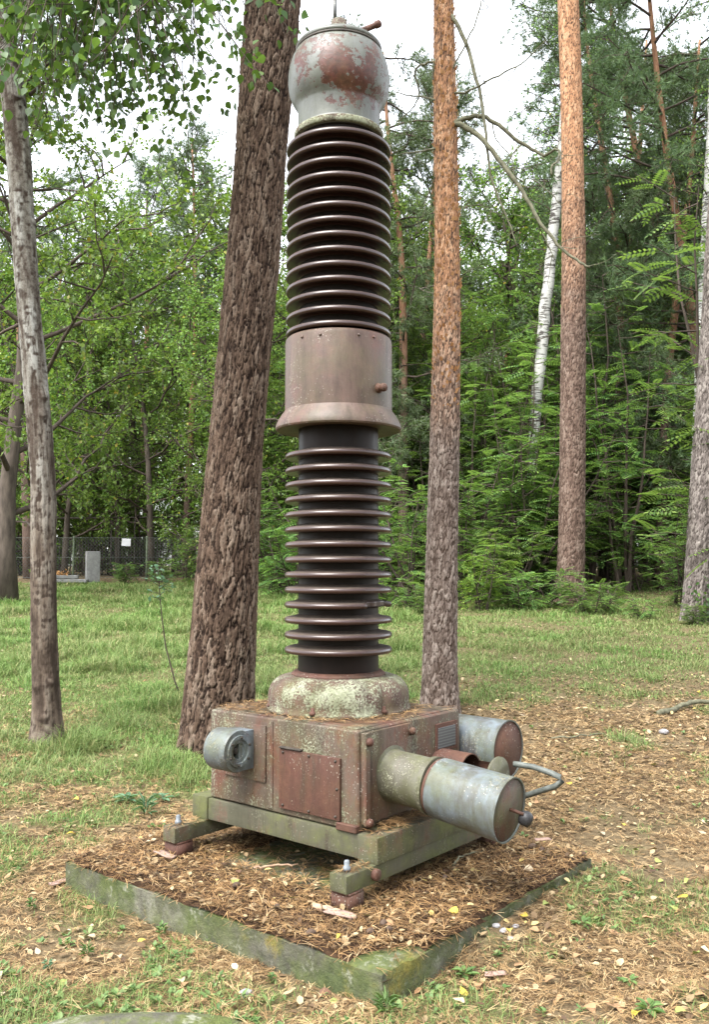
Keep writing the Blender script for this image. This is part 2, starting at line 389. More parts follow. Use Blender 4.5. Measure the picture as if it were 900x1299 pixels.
m_head = metal_mat('flaking_grey_paint', [(0.36, (0.075, 0.085, 0.070)), (0.47, (0.125, 0.142, 0.130)), (0.6, (0.165, 0.188, 0.180))], (0.50, 0.53), (0.62, 0.70), (0.15, 0.155, 0.09), ((0.055, 0.028, 0.022), (0.165, 0.055, 0.043)), 0.2, 0.4, 3.6, speck=0.1, seed=30.35, patch=((OX_ - 0.235 * math.sin(T) - 0.02, OY_ - 0.235 * math.cos(T), 4.20 - 0.118), 0.30))
m_cap = metal_mat('weathered_end_cap', [(0.36, (0.06, 0.045, 0.034)), (0.5, (0.125, 0.115, 0.095)), (0.64, (0.19, 0.195, 0.175))], (0.47, 0.56), (0.58, 0.66), (0.25, 0.27, 0.2), ((0.085, 0.042, 0.032), (0.15, 0.082, 0.066)), 0.5, 0.7, 5, seed=41)
m_dark = plain_mat('dark_iron', (0.02, 0.018, 0.015), (0.055, 0.045, 0.035), 30, 0.6)
m_rubber = plain_mat('black_rubber', (0.012, 0.012, 0.013), (0.03, 0.03, 0.032), 30, 0.45)
m_bolt = plain_mat('grey_bolt_steel', (0.09, 0.105, 0.12), (0.15, 0.165, 0.18), 30, 0.5)
m_rod = plain_mat('grey_green_rod', (0.055, 0.062, 0.055), (0.115, 0.125, 0.115), 25, 0.5)
m_name = NT('nameplate'); v = m_name.co()
wv = m_name.n('ShaderNodeTexWave', _wave_type='BANDS', _bands_direction='Z', Vector=v, Scale=22.0, Distortion=0.4)
m_name = m_name.done(m_name.bsdf(m_name.mix(m_name.ramp(wv.outputs[0], [(0.5, 0.0), (0.75, 0.5)]), (0.045, 0.045, 0.045), (0.13, 0.13, 0.125)), 0.5, 0.4))
pc = NT('brown_glazed_porcelain'); v = pc.co(); n1 = pc.noise(v, 5, 7, 0.65); n2 = pc.noise(v, 40, 5, 0.7)
col = pc.ramp(n1, [(0.3, (0.017, 0.0075, 0.0056)), (0.7, (0.040, 0.017, 0.0128))])
dust = pc.math('MULTIPLY', pc.ramp(pc.upness(), [(0.55, 0.0), (0.95, 1.0)]), pc.ramp(n2, [(0.3, 0.2), (0.65, 0.9)]))
col = pc.mix(dust, col, pc.ramp(n1, [(0.35, (0.030, 0.020, 0.014)), (0.65, (0.060, 0.048, 0.030))]))
vb = pc.n('ShaderNodeTexVoronoi', Vector=pc.co((1, 1, 0.5)), Scale=9.0); drop = pc.math('MULTIPLY', pc.ramp(vb.outputs['Distance'], [(0.05, 1.0), (0.085, 0.0)]), pc.ramp(pc.noise(v, 3, 3), [(0.5, 0.0), (0.56, 0.8)]))
col = pc.mix(drop, col, (0.22, 0.2, 0.17))
m_porc = pc.done(pc.bsdf(col, pc.ramp(pc.math('ADD', dust, pc.math('MULTIPLY', n1, 0.15)), [(0.0, 0.2), (0.5, 0.85)]), 0.5, normal=pc.bump(n2, 0.12, 0.003), coat=0.0))

# base frame
for s in (-1, 1):
    y0, y1 = sorted((s * 0.505, s * 0.62))
    obj('long_beam', bevel_box('long_beam', L(-0.432, y0, 0.281), L(0.50, y1, 0.398), 0.007, 2, 2, 0.003, 3 + s), m_beam, BR)
    sk = obj('skid', bevel_box('skid', L(-0.635, y0 + 0.01, 0.205), L(0.66, y1 - 0.01, 0.281), 0.006, 2, 2, 0.003, 8 + s), m_beam, BR)
    for ex in (-0.575, 0.60):
        b = MB(); b.lathe([(0, 0.282), (0.017, 0.282), (0.017, 0.300), (0.012, 0.302), (0.0125, 0.322), (0.009, 0.328), (0, 0.329)], 12)
        me = b.mesh('bolt'); me.transform(Matrix.Translation(L(ex, (y0 + y1) / 2, 0))); obj('bolt', me, m_bolt, sk)
        # foot: short piece of channel, open ends, on the concrete
        b = MB(); w = 0.05; yc = (y0 + y1) / 2
        b.box(L(ex - 0.045, yc - w, 0.194), L(ex + 0.055, yc + w, 0.204)); b.box(L(ex - 0.045, yc - w, 0.119), L(ex + 0.055, yc - w + 0.012, 0.1935)); b.box(L(ex - 0.045, yc + w - 0.012, 0.119), L(ex + 0.055, yc + w, 0.1935))
        b.box(L(ex - 0.045, yc - w + 0.0125, 0.119), L(ex - 0.033, yc + w - 0.0125, 0.1935))
        obj('foot', b.mesh('foot'), m_rust, sk)
    b = MB(); b.lathe([(0, 0.0), (0.024, 0.0), (0.026, 0.006), (0.026, 0.022), (0.02, 0.027), (0, 0.028)], 20)
    yo = -0.609 if s < 0 else 0.609
    obj('pivot_disc', orient(b.mesh('pivot_disc'), L(-0.445, yo + s * 0.0, 0.245), L(-0.445, yo + s, 0.245)), m_rust, sk)
for ex in (-0.428, 0.38):
    obj('cross_beam', bevel_box('cross_beam', L(ex, -0.5045, 0.286), L(ex + 0.09, 0.5045, 0.394), 0.006, 2, 2, 0.003, 5), m_beam, BR)
obj('shelf_plate', bevel_box('shelf_plate', L(-0.33, -0.5044, 0.385), L(0.375, 0.5044, 0.397), 0.003, 1), m_beam, BR)
# housing
HA, HB, ZT, ZB = 0.42, 0.50, 0.850, 0.399
hs = obj('housing', bevel_box('housing', L(-HA, -HB, ZB), L(HA, HB, ZT), 0.016, 3, 3, 0.004, 12), m_house, BR)
obj('top_plate', bevel_box('top_plate', L(-HA + 0.02, -HB + 0.02, ZT - 0.004), L(HA - 0.02, HB - 0.02, ZT + 0.006), 0.003, 1), m_house, hs)
xf = -HA - 0.002
ap = obj('access_panel', bevel_box('access_panel', L(xf - 0.012, -0.40, 0.432), L(xf + 0.006, -0.012, 0.715), 0.003, 2, 1, 0.002, 4), m_rust, hs)
for (yy, zz) in [(-0.375, 0.70), (-0.21, 0.703), (-0.04, 0.70), (-0.375, 0.45), (-0.21, 0.447), (-0.04, 0.45), (-0.385, 0.575)]:
    b = MB(); b.lathe([(0, 0), (0.007, 0), (0.006, 0.004), (0, 0.006)], 10)
    obj('screw', orient(b.mesh('screw'), L(xf - 0.012, yy, zz), L(xf - 1, yy, zz)), m_dark, ap)
obj('drip_strip', bevel_box('drip_strip', L(xf - 0.02, -0.16, 0.718), L(xf + 0.004, -0.02, 0.726), 0.002, 1), m_dark, hs)
obj('seam_strip', bevel_box('seam_strip', L(xf - 0.003, 0.04, 0.415), L(xf + 0.006, 0.066, 0.836), 0.002, 1), m_house, hs)
mp = obj('mounting_plate', bevel_box('mounting_plate', L(xf - 0.009, 0.085, 0.535), L(xf + 0.006, 0.385, 0.81), 0.003, 2), m_house, hs)
# round bearing port: a short drum lying along the mounting plate, its open end towards the access panel
b = MB(); b.lathe([(0.0, -0.15), (0.098, -0.15), (0.102, -0.146), (0.103, -0.01), (0.099, 0.0), (0.078, 0.0), (0.076, 0.008), (0.058, 0.008), (0.056, -0.002), (0.038, -0.002), (0.036, -0.045), (0.0, -0.045)], 56)
pt = obj('round_port', orient(b.mesh('round_port', True), L(-0.535, 0.16, 0.693), L(-0.535, -1, 0.693)), m_silver, BR); pt.data.set_sharp_from_angle(angle=R(30))
obj('port_block', bevel_box('port_block', L(-0.53, 0.166, 0.593), L(xf - 0.007, 0.302, 0.785), 0.005, 2), m_silver, pt)
b = MB(); b.lathe([(0, 0.0), (0.02, 0.0), (0.02, 0.025), (0.012, 0.03), (0, 0.03)], 6)
obj('shaft_stub', orient(b.mesh('shaft_stub'), L(-0.535, 0.205, 0.693), L(-0.535, -1, 0.693)), m_dark, pt)
for k in range(6):
    a = k * R(60) + 0.4; b = MB(); b.lathe([(0, 0), (0.007, 0), (0.006, 0.005), (0, 0.006)], 8)
    xx, zz = -0.535 + 0.067 * math.cos(a), 0.693 + 0.067 * math.sin(a)
    obj('screw', orient(b.mesh('screw'), L(xx, 0.152, zz), L(xx, -1, zz)), m_dark, pt)
# side cover on the right-hand face
yf = -HB - 0.002
dr = obj('side_cover', bevel_box('side_cover', L(-0.40, yf - 0.014, 0.43), L(-0.03, yf + 0.006, 0.838), 0.004, 2, 1, 0.002, 6), m_house, hs)
obj('cover_flange', bevel_box('cover_flange', L(-0.405, yf - 0.03, 0.425), L(-0.372, yf - 0.0145, 0.84), 0.003, 1), m_house, dr)
for (xx, zz) in [(-0.035, 0.80), (-0.385, 0.80), (-0.385, 0.44)]:
    b = MB(); b.lathe([(0, 0), (0.02, 0), (0.018, 0.016), (0.01, 0.022), (0, 0.023)], 14)
    obj('corner_bolt', orient(b.mesh('corner_bolt'), L(xx, yf - 0.03 if xx < -0.3 else yf - 0.014, zz), L(xx, -9, zz)), m_rust, dr)
obj('nameplate', bevel_box('nameplate', L(0.208, yf - 0.007, 0.674), L(0.366, yf + 0.004, 0.778), 0.002, 1), m_name, hs)
obj('nameplate_frame', bevel_box('nameplate_frame', L(0.19, yf - 0.0035, 0.655), L(0.385, yf + 0.003, 0.80), 0.002, 1), m_rust, hs)
obj('corner_bracket', bevel_box('corner_bracket', L(-HA - 0.02, -HB + 0.0, ZB - 0.004), L(-HA + 0.07, -HB + 0.12, ZB + 0.03), 0.004, 1), m_rust, hs)
# front drum: neck, ring and silver drum leaning a little down
P0, P1, P2 = np.array((-0.185, -0.49, 0.617)), np.array((-0.184, -0.765, 0.60)), np.array((-0.172, -1.135, 0.553))
Ln = np.linalg.norm(P1 - P0); Ld = np.linalg.norm(P2 - P1)
b = MB(); b.lathe([(0.135, 0.0), (0.138, 0.02), (0.122, 0.026), (0.118, 0.05), (0.119, Ln - 0.035), (0.129, Ln - 0.03), (0.131, Ln - 0.004), (0.10, Ln), (0, Ln)], 56)
nk = obj('drum_neck', orient(b.mesh('drum_neck', True), L(*P0), L(*P1)), m_neck, BR); nk.data.set_sharp_from_angle(angle=R(30))
b = MB(); b.lathe([(0.10, -0.004), (0.124, -0.004), (0.127, 0.0), (0.127, 0.018), (0.10, 0.02)], 56)
obj('packing_ring', orient(b.mesh('packing_ring', True), L(*P1), L(*P2)), m_rust, nk)
b = MB(); b.lathe([(0.06, 0.012), (0.129, 0.012), (0.133, 0.018), (0.134, 0.05), (0.1405, Ld - 0.012), (0.142, Ld), (0.136, Ld), (0.134, Ld - 0.008)], 64)
dm = obj('drum', orient(b.mesh('drum', True), L(*P1), L(*P2)), m_silver, BR); dm.data.set_sharp_from_angle(angle=R(30))
b = MB(); b.lathe([(0, Ld - 0.006), (0.1335, Ld - 0.006), (0.1335, Ld - 0.012), (0, Ld - 0.013)][::-1], 48)
obj('end_cap', orient(b.mesh('end_cap'), L(*P1), L(*P2)), m_cap, dm)
ax = (P2 - P1) / Ld
q0 = P2 - ax * 0.01 + np.array((0.015, 0, 0.0)); q1 = q0 + ax * 0.06 + np.array((0.014, 0, -0.008))
b = MB(); b.tube([L(*q0), L(*q1)], 0.0075, 10); obj('drain_rod', b.mesh('drain_rod', True), m_rust, dm)
b = MB(); b.lathe([(0, 0), (0.022, 0.002), (0.030, 0.015), (0.032, 0.034), (0.026, 0.052), (0.014, 0.06), (0, 0.062)], 20)
q2 = q1 + np.array((0.016, 0.012, -0.05))
obj('rubber_knob', orient(b.mesh('rubber_knob', True), L(*q2), L(*(q2 + np.array((0.02, -0.035, 0.10))))), m_rubber, dm)
# rear drum behind the housing
D0, D1 = (0.59, 0.12, 0.642), (0.59, -0.69, 0.636); Lr = 0.81
b = MB(); b.lathe([(0, 0), (0.150, 0.0), (0.151, 0.01), (0.151, Lr - 0.012), (0.154, Lr - 0.01), (0.154, Lr), (0.147, Lr), (0.146, Lr - 0.008)], 56)
rd = obj('rear_drum', orient(b.mesh('rear_drum', True), L(*D0), L(*D1)), m_silver, BR); rd.data.set_sharp_from_angle(angle=R(30))
b = MB(); b.lathe([(0, Lr - 0.013), (0.1455, Lr - 0.012), (0.1455, Lr - 0.005), (0, Lr - 0.004)], 48)
obj('end_cap', orient(b.mesh('end_cap'), L(*D0), L(*D1)), m_rust, rd)
obj('drum_bracket', bevel_box('drum_bracket', L(0.415, -0.30, 0.56), L(0.47, 0.05, 0.70), 0.004, 1), m_house, rd)
# crank guard: short pipe with its upper side cut open, and the looped hand crank
G0, G1 = (0.235, -0.49, 0.575), (0.235, -0.83, 0.568)
b = MB(); pr = [(0.100, 0.0), (0.100, 0.34), (0.094, 0.34), (0.094, 0.0)]
b.lathe(pr, 40, None, R(148), R(392))
b.lathe([(0.100, 0.0), (0.100, 0.19), (0.094, 0.19), (0.094, 0.0)], 16, None, R(32), R(148))
gd = obj('crank_guard', orient(b.mesh('crank_guard', True), L(*G0), L(*G1)), m_rust, BR); gd.data.set_sharp_from_angle(angle=R(30))
b = MB(); b.lathe([(0.0, 0.34), (0.094, 0.34), (0.108, 0.338), (0.108, 0.348), (0.0, 0.350)], 40, None, 0, 2 * np.pi)
obj('guard_plate', orient(b.mesh('guard_plate'), L(*G0), L(*G1)), m_neck, gd)
hp = [(0.368, -0.845, 0.621), (0.377, -0.875, 0.62), (0.383, -0.95, 0.618), (0.389, -1.04, 0.6), (0.39, -1.085, 0.587), (0.395, -1.09, 0.568), (0.397, -1.06, 0.541), (0.42, -0.98, 0.506), (0.442, -0.89, 0.465), (0.459, -0.845, 0.447)]
b = MB(); b.tube([L(*p) for p in hp], 0.0145, 12); obj('crank_handle', b.mesh('crank_handle', True), m_rod, gd)
# pedestal bell with bolt notches
OX, OY = 0.0096, -0.0116
def centred(me): me.transform(Matrix.Translation((OX, OY, -Z0))); return me
def notch(r, z, th):
    d = np.abs(((th - R(20) + np.pi / 6) % (np.pi / 3)) - np.pi / 6)
    w = np.exp(-(d / 0.075) ** 2) * sstep(1.025, 0.96, z) * sstep(0.28, 0.33, r)
    wob = (fbm(r * np.cos(th) * 9 + 7, r * np.sin(th) * 9, z * 9, 3, 61) - 0.5) * 0.012
    return r * (1 - 0.055 * w) + wob, z
b = MB(); b.lathe([(0.20, 0.853), (0.374, 0.853), (0.379, 0.86), (0.379, 0.872), (0.370, 0.878), (0.371, 0.90), (0.370, 0.925), (0.366, 0.95), (0.358, 0.972), (0.346, 0.992), (0.330, 1.008), (0.310, 1.020), (0.285, 1.028), (0.25, 1.033), (0.20, 1.034)], 144, notch)
bl = obj('pedestal', centred(b.mesh('pedestal', True)), m_bell, BR)
for k in range(6):
    a = R(20) + k * R(60); b = MB(); b.lathe([(0, 0), (0.02, 0), (0.02, 0.016), (0.011, 0.018), (0.011, 0.034), (0, 0.036)], 6)
    me = b.mesh('bolt'); me.transform(Matrix.Translation((OX + 0.352 * math.cos(a), OY + 0.352 * math.sin(a), 0.870 - Z0))); obj('bolt', me, m_rust, bl)
b = MB(); b.lathe([(0.20, 1.030), (0.248, 1.030), (0.246, 1.040), (0.232, 1.052), (0.20, 1.056)], 72); obj('seal_ring', centred(b.mesh('seal_ring', True)), m_rust, bl)
# insulators: porcelain body with each shed
def shed_mesh(name, chip=None, seed=0):
    pr = [(0.205, 0.034), (0.216, 0.026), (0.232, 0.020), (0.255, 0.016), (0.268, 0.0145), (0.2755, 0.012), (0.2805, 0.007), (0.2825, 0.001), (0.2828, -0.006), (0.280, -0.012), (0.275, -0.015), (0.266, -0.015), (0.245, -0.008), (0.222, -0.009), (0.213, -0.014), (0.205, -0.024)]
    def rf(r, z, th):
        if chip is None: return r, z
        d = np.abs(((th - chip[0] + np.pi) % (2 * np.pi)) - np.pi)
        lim = 0.29 - (0.29 - 0.236) * sstep(chip[1], chip[1] * 0.8, d) + 0.006 * np.sin(th * 23) * (d < chip[1])
        return np.minimum(r, lim + 0 * r), np.where(r > lim, z * 0.8 + 0.003, z)
    b = MB(); b.lathe(pr, 96, rf); return centred(b.mesh(name, True))
sh0 = shed_mesh('shed'); shc = shed_mesh('shed_chipped', (R(-80) - T + R(52), 0.55))
pd = NT('dirty_porcelain_body'); v = pd.co((1, 1, 0.3)); n1 = pd.noise(v, 7, 7, 0.7)
m_body = pd.done(pd.bsdf(pd.ramp(n1, [(0.3, (0.005, 0.0032, 0.0028)), (0.7, (0.014, 0.0078, 0.0064))]), pd.ramp(n1, [(0.3, 0.38), (0.7, 0.6)]), 0.15))
def insulator(name, z0, z1, zs, label, chipped=()):
    b = MB(); b.lathe([(0.211, z0), (0.2115, z0 + 0.02), (0.2115, z1 - 0.02), (0.211, z1)], 96)
    ins = obj(name, centred(b.mesh(name, True)), m_body, BR); ins['label'] = label
    for k, z in enumerate(zs):
        o = obj('shed', shc if k in chipped else sh0, m_porc, ins); o.location = (0, 0, z); o.rotation_euler = (0, 0, 0)
        if k in chipped: o['label'] = 'shed with a chipped rim'
    return ins
insulator('insulator', 1.03, 2.345, 1.162 + 0.0778 * np.arange(14), 'lower brown porcelain insulator with wide gaps between thin sheds', (3,))
insulator('insulator', 2.78, 3.935, 2.826 + 0.0772 * np.arange(14), 'upper brown porcelain insulator seen from below')
b = MB(); b.lathe([(0.205, 2.318), (0.30, 2.312), (0.322, 2.308), (0.331, 2.311), (0.335, 2.319), (0.334, 2.330), (0.329, 2.345), (0.318, 2.368), (0.303, 2.391), (0.290, 2.408), (0.2875, 2.413), (0.285, 2.416), (0.285, 2.44), (0.285, 2.775), (0.282, 2.79), (0.273, 2.80), (0.262, 2.803), (0.205, 2.804)], 112)
cl = obj('collar', centred(b.mesh('collar', True)), m_collar, BR); cl.data.set_sharp_from_angle(angle=R(18))
a = R(-90) - T + R(47); b = MB(); b.lathe([(0, 0), (0.026, 0), (0.026, 0.008), (0.014, 0.012), (0.014, 0.02), (0.02, 0.026), (0.0225, 0.036), (0.02, 0.046), (0.012, 0.053), (0, 0.055)], 24)
cc = np.array((OX, OY)); d2 = np.array((math.cos(a), math.sin(a)))
obj('drain_plug', orient(b.mesh('drain_plug', True), (*(cc + d2 * 0.283), 2.505 - Z0), (*(cc + d2 * 2), 2.505 - Z0)), m_rust, cl)
for k, da in enumerate((-40, -18, 22, 40)):
    a = R(-90) - T + R(da); d2 = np.array((math.cos(a), math.sin(a))); b = MB(); b.lathe([(0, 0), (0.008, 0), (0.007, 0.005), (0, 0.007)], 10)
    obj('rivet', orient(b.mesh('rivet'), (*(cc + d2 * 0.284), 2.765 - Z0), (*(cc + d2 * 2), 2.765 - Z0)), m_collar, cl)
b = MB(); b.lathe([(0.20, 3.895), (0.236, 3.895), (0.240, 3.902), (0.240, 3.925), (0.235, 3.932), (0.222, 3.934), (0.2215, 3.945), (0.222, 4.055), (0.226, 4.068), (0.240, 4.088), (0.258, 4.118), (0.270, 4.155), (0.2755, 4.20), (0.2745, 4.245), (0.268, 4.29), (0.256, 4.33), (0.240, 4.362), (0.222, 4.385), (0.10, 4.386)], 96)
hd = obj('head', centred(b.mesh('head', True)), m_head, BR)
b = MB(); b.lathe([(0.18, 3.898), (0.2375, 3.894), (0.2415, 3.902), (0.2415, 3.924), (0.2375, 3.930), (0.224, 3.936)], 96); obj('clamp_ring', centred(b.mesh('clamp_ring', True)), m_bell, hd)
b = MB(); b.lathe([(0.18, 4.387), (0.225, 4.384), (0.2335, 4.390), (0.2345, 4.402), (0.229, 4.410), (0.20, 4.432), (0.15, 4.462), (0.10, 4.484), (0.058, 4.495), (0.056, 4.50)], 96)
ld = obj('lid', centred(b.mesh('lid', True)), m_head, BR)
b = MB(); b.lathe([(0.22, 4.372), (0.2345, 4.374), (0.236, 4.379), (0.2345, 4.385), (0.22, 4.387)], 96); obj('gasket', centred(b.mesh('gasket', True)), m_dark, ld)
b = MB(); b.lathe([(0.060, 4.492), (0.060, 4.50), (0.055, 4.525), (0.046, 4.545), (0.040, 4.566), (0.0, 4.568)], 32); obj('knob', centred(b.mesh('knob', True)), m_bell, ld)
for (dx, hh, rr) in ((-0.022, 4.72, 0.010), (0.024, 4.60, 0.0075)):
    b = MB(); e = np.array((math.cos(-T), math.sin(-T))) * dx
    b.tube([(OX + e[0], OY + e[1], 4.56 - Z0), (OX + e[0], OY + e[1], hh - Z0)], rr, 10); obj('terminal_stud', b.mesh('terminal_stud', True), m_silver, ld)
e = np.array((math.cos(-T), math.sin(-T)))                       # local direction that points right in the picture
b = MB(); b.lathe([(0, 0), (0.020, 0), (0.024, 0.01), (0.024, 0.03), (0.016, 0.034), (0.0155, 0.12), (0.02, 0.125), (0.02, 0.15), (0.012, 0.158), (0, 0.158)], 20)
p = np.array((OX, OY)) + e * 0.085; p2 = np.array((OX, OY)) + e * 0.225
obj('terminal', orient(b.mesh('terminal', True), (*p, 4.495 - Z0), (*p2, 4.555 - Z0)), m_rust, ld)
# ------------------------------------------------------------------ bark and tree builders
def bark_mat(name, low, crack, high=None, hz=(3.0, 5.0), streak=22, flakes=0.0):
    m = NT(name); v = m.co(); vs = m.co((1, 1, 0.25)); k = m.attr('bark')
    n1 = m.noise(vs, streak, 7, 0.7); n2 = m.noise(v, 60, 5, 0.7); n3 = m.noise(v, 1.6, 5, 0.6)
    cell = m.attr('plate')
    base = m.ramp(m.math('ADD', m.math('MULTIPLY', n1, 0.6), m.math('MULTIPLY', cell, 0.4)), [(0.32, low[0]), (0.5, low[1]), (0.68, low[2])])
    if high:
        hi = m.ramp(m.math('ADD', m.math('MULTIPLY', n2, 0.5), m.math('MULTIPLY', cell, 0.5)), [(0.25, high[0]), (0.5, high[1]), (0.75, high[2])])
        g = m.n('ShaderNodeSeparateXYZ'); m.put(g.inputs[0], m.co())
        hf = m.math('ADD', g.outputs[2], m.math('MULTIPLY', m.math('SUBTRACT', m.math('ADD', m.math('MULTIPLY', n3, 0.6), m.math('MULTIPLY', n1, 0.4)), 0.5), (hz[1] - hz[0]) * 1.6))
        mr = m.n('ShaderNodeMapRange'); m.put(mr.inputs[0], hf); mr.inputs[1].default_value = hz[0]; mr.inputs[2].default_value = hz[1]
        base = m.mix(mr.outputs[0], base, hi)
    col = m.mix(m.ramp(k, [(0.2, 1.0), (0.72, 0.0)]), base, crack)
    col = m.mix(m.ramp(m.noise(vs, 45, 6, 0.75), [(0.38, 0.6), (0.50, 0.0)]), col, crack)
    return m.done(m.bsdf(col, 0.92, 0.12, normal=m.bump(m.math('ADD', n1, m.math('MULTIPLY', n2, 0.6)), 0.7, 0.012)))

def smooth_path(keys, ts):
    keys = np.asarray(keys, float); tk = np.linspace(0, 1, len(keys))
    out = np.stack([np.interp(ts, tk, keys[:, a]) for a in range(3)], -1)
    k = max(3, len(ts) // (len(keys) * 2) * 2 + 1)
    pad = np.pad(out, ((k, k), (0, 0)), 'edge'); ker = np.ones(k) / k
    sm = np.stack([np.convolve(pad[:, a], ker, 'same')[k:-k] for a in range(3)], -1)
    w = np.clip(np.minimum(np.arange(len(ts)), np.arange(len(ts))[::-1]) / k, 0, 1)[:, None]
    return out * (1 - w) + sm * w

def trunk_mesh(name, keys, radii, zs_step, fine_to, seg, plate=(0.07, 0.22), depth=0.02, seed=1, mode='plates', flare=0.12, fade=(99, 100), cw=(0.04, 0.26)):
    """keys: world points relative to the base; radii at the same keys. Bark relief is real geometry."""
    keys = np.asarray(keys, float); H = keys[-1, 2]
    z = np.concatenate([np.arange(-0.25, fine_to, zs_step), np.arange(fine_to, H, 0.4), [H]])
    cx = np.interp(z, keys[:, 2], keys[:, 0]); cy = np.interp(z, keys[:, 2], keys[:, 1]); r = np.interp(z, keys[:, 2], radii)
    kk = 41; pad = lambda a: np.convolve(np.pad(a, kk // 2, 'edge'), np.ones(kk) / kk, 'valid')
    fine = z < fine_to; cx2, cy2, r2 = pad(cx), pad(cy), pad(r)
    cx = np.where(fine, cx2, cx); cy = np.where(fine, cy2, cy); r = np.where(fine, r2, r)
    r = r * (1 + flare * np.exp(-np.maximum(z, 0) / 0.25))
    th = np.arange(seg) * 2 * np.pi / seg
    TH, Z = np.meshgrid(th, z); RR = np.repeat(r[:, None], seg, 1); rm = float(np.mean(radii))
    if mode == 'plates':
        nu = max(5, int(round(2 * np.pi * rm / plate[0])))
        wu = (fbm(np.cos(TH) * 2.2, np.sin(TH) * 2.2, Z * 4.5, 3, seed + 3) - 0.5); wv = (fbm(np.cos(TH) * 3, np.sin(TH) * 3, Z * 2, 3, seed + 5) - 0.5)
        u = TH / (2 * np.pi) * nu + wu * 1.8; vv = Z / plate[1] + wv * 1.6
        jag = (fbm(TH / (2 * np.pi) * nu * 3, Z * 22, None, 3, seed + 13) - 0.5)
        u = u + jag * 1.0; vv = vv + jag * 0.8
        f1, e, cid = worley(u, vv, nu, seed)
        rid = np.abs(fbm(np.cos(TH) * rm * 30 + wu, np.sin(TH) * rm * 30, Z * 4.2, 3, seed + 19) - 0.5)
        f1b, eb, cidb = worley(u * 2.0, vv * 2.6, nu * 2, seed + 40)
        crk = sstep(cw[0], cw[1], e) * (0.35 + 0.65 * sstep(0.0, 0.05, rid)); crb = sstep(0.0, 0.16, eb)
        fib = fbm(TH / (2 * np.pi) * nu * 5, Z * 9, None, 3, seed + 7)
        fd = 1 - sstep(fade[0], fade[1], Z) * 0.75
        d = depth * fd * (crk * (0.75 + 0.5 * cid) + 0.40 * crb * (0.5 + 0.8 * cidb) + 0.55 * (fib - 0.5)) + 0.05 * RR * (fbm(np.cos(TH) * 1.2, np.sin(TH) * 1.2, Z * 0.8, 2, seed + 11) - 0.5)
        bark = np.clip(crk * 0.8 + 0.2 * crb, 0, 1) * (0.75 + 0.25 * crb); pl = 0.55 * cid + 0.45 * cidb
    else:                                        # smooth bark with knots and rings
        ring = fbm(np.cos(TH) * 3.0, np.sin(TH) * 3.0, Z * 34, 4, seed); lump = fbm(np.cos(TH) * 2, np.sin(TH) * 2, Z * 3.0, 3, seed + 4)
        fibb = fbm(TH * 9, Z * 7, None, 4, seed + 8); d = depth * (0.5 * (ring - 0.5) + 1.6 * (lump - 0.5) + 1.0 * (fibb - 0.5) * sstep(4.5, 2.5, Z)); bark = np.clip(0.55 + 2.0 * (ring - 0.45) + 1.6 * (fibb - 0.5) * sstep(4.5, 2.5, Z), 0, 1); pl = np.clip(0.5 + 2.0 * (lump - 0.5), 0, 1)
        for k in range(16):
            z0 = _h(np.array([k]), np.array([seed]), np.array([3]), 5)[0] * fine_to; t0 = _h(np.array([k]), np.array([seed]), np.array([7]), 6)[0] * 6.28
            dt = np.abs((TH - t0 + np.pi) % (2 * np.pi) - np.pi)
            g = np.exp(-(dt / 0.35) ** 2 - ((Z - z0) / 0.05) ** 2); d = d + 0.018 * g; bark = bark * (1 - 0.8 * np.exp(-(dt / 0.55) ** 2 - ((Z - z0 + 0.02 - 0.05 * dt) / 0.022) ** 2))
    lobes = 0.5 + 0.5 * np.sin(TH * 5 + seed) * np.sin(TH * 2 + seed * 2)
    RR = RR * (1 + 1.3 * flare * lobes * np.exp(-np.maximum(Z, 0) / 0.16)) + d
    v = np.stack([cx[:, None] + RR * np.cos(TH), cy[:, None] + RR * np.sin(TH), Z], -1).reshape(-1, 3)
    k = len(z); i = np.arange(k - 1)[:, None] * seg; j = np.arange(seg)[None]; j2 = (j + 1) % seg
    q = np.stack([i + j, i + j2, i + seg + j2, i + seg + j], -1).reshape(-1, 4)
    return mk_mesh(name, v, [q], True, {'bark': bark.ravel(), 'plate': pl.ravel()})

def rotmats(n, d=None, spread=1.0, rg=rng):      # random frames; columns are x, y, z axes; x follows d
    x = rg.normal(size=(n, 3)) * spread
    if d is not None: x = x + d
    x /= np.linalg.norm(x, axis=1)[:, None] + 1e-9
    h = rg.normal(size=(n, 3)) * 0.55 + np.array([0, 0, 1.0]); y = np.cross(h, x); y /= np.linalg.norm(y, axis=1)[:, None] + 1e-9
    return np.stack([x, y, np.cross(x, y)], -1)

def scatter(tv, tp, pos, M, sc):                 # copies of a small template; returns verts and polys
    tv = np.asarray(tv, float); n, k = len(pos), len(tv)
    v = np.einsum('nij,kj->nki', M, tv) * np.asarray(sc).reshape(-1, 1, 1) + pos[:, None]
    off = (np.arange(n) * k)[:, None, None]
    return v.reshape(-1, 3), [(np.asarray(p)[None] + off).reshape(-1, np.asarray(p).shape[1]) for p in tp]

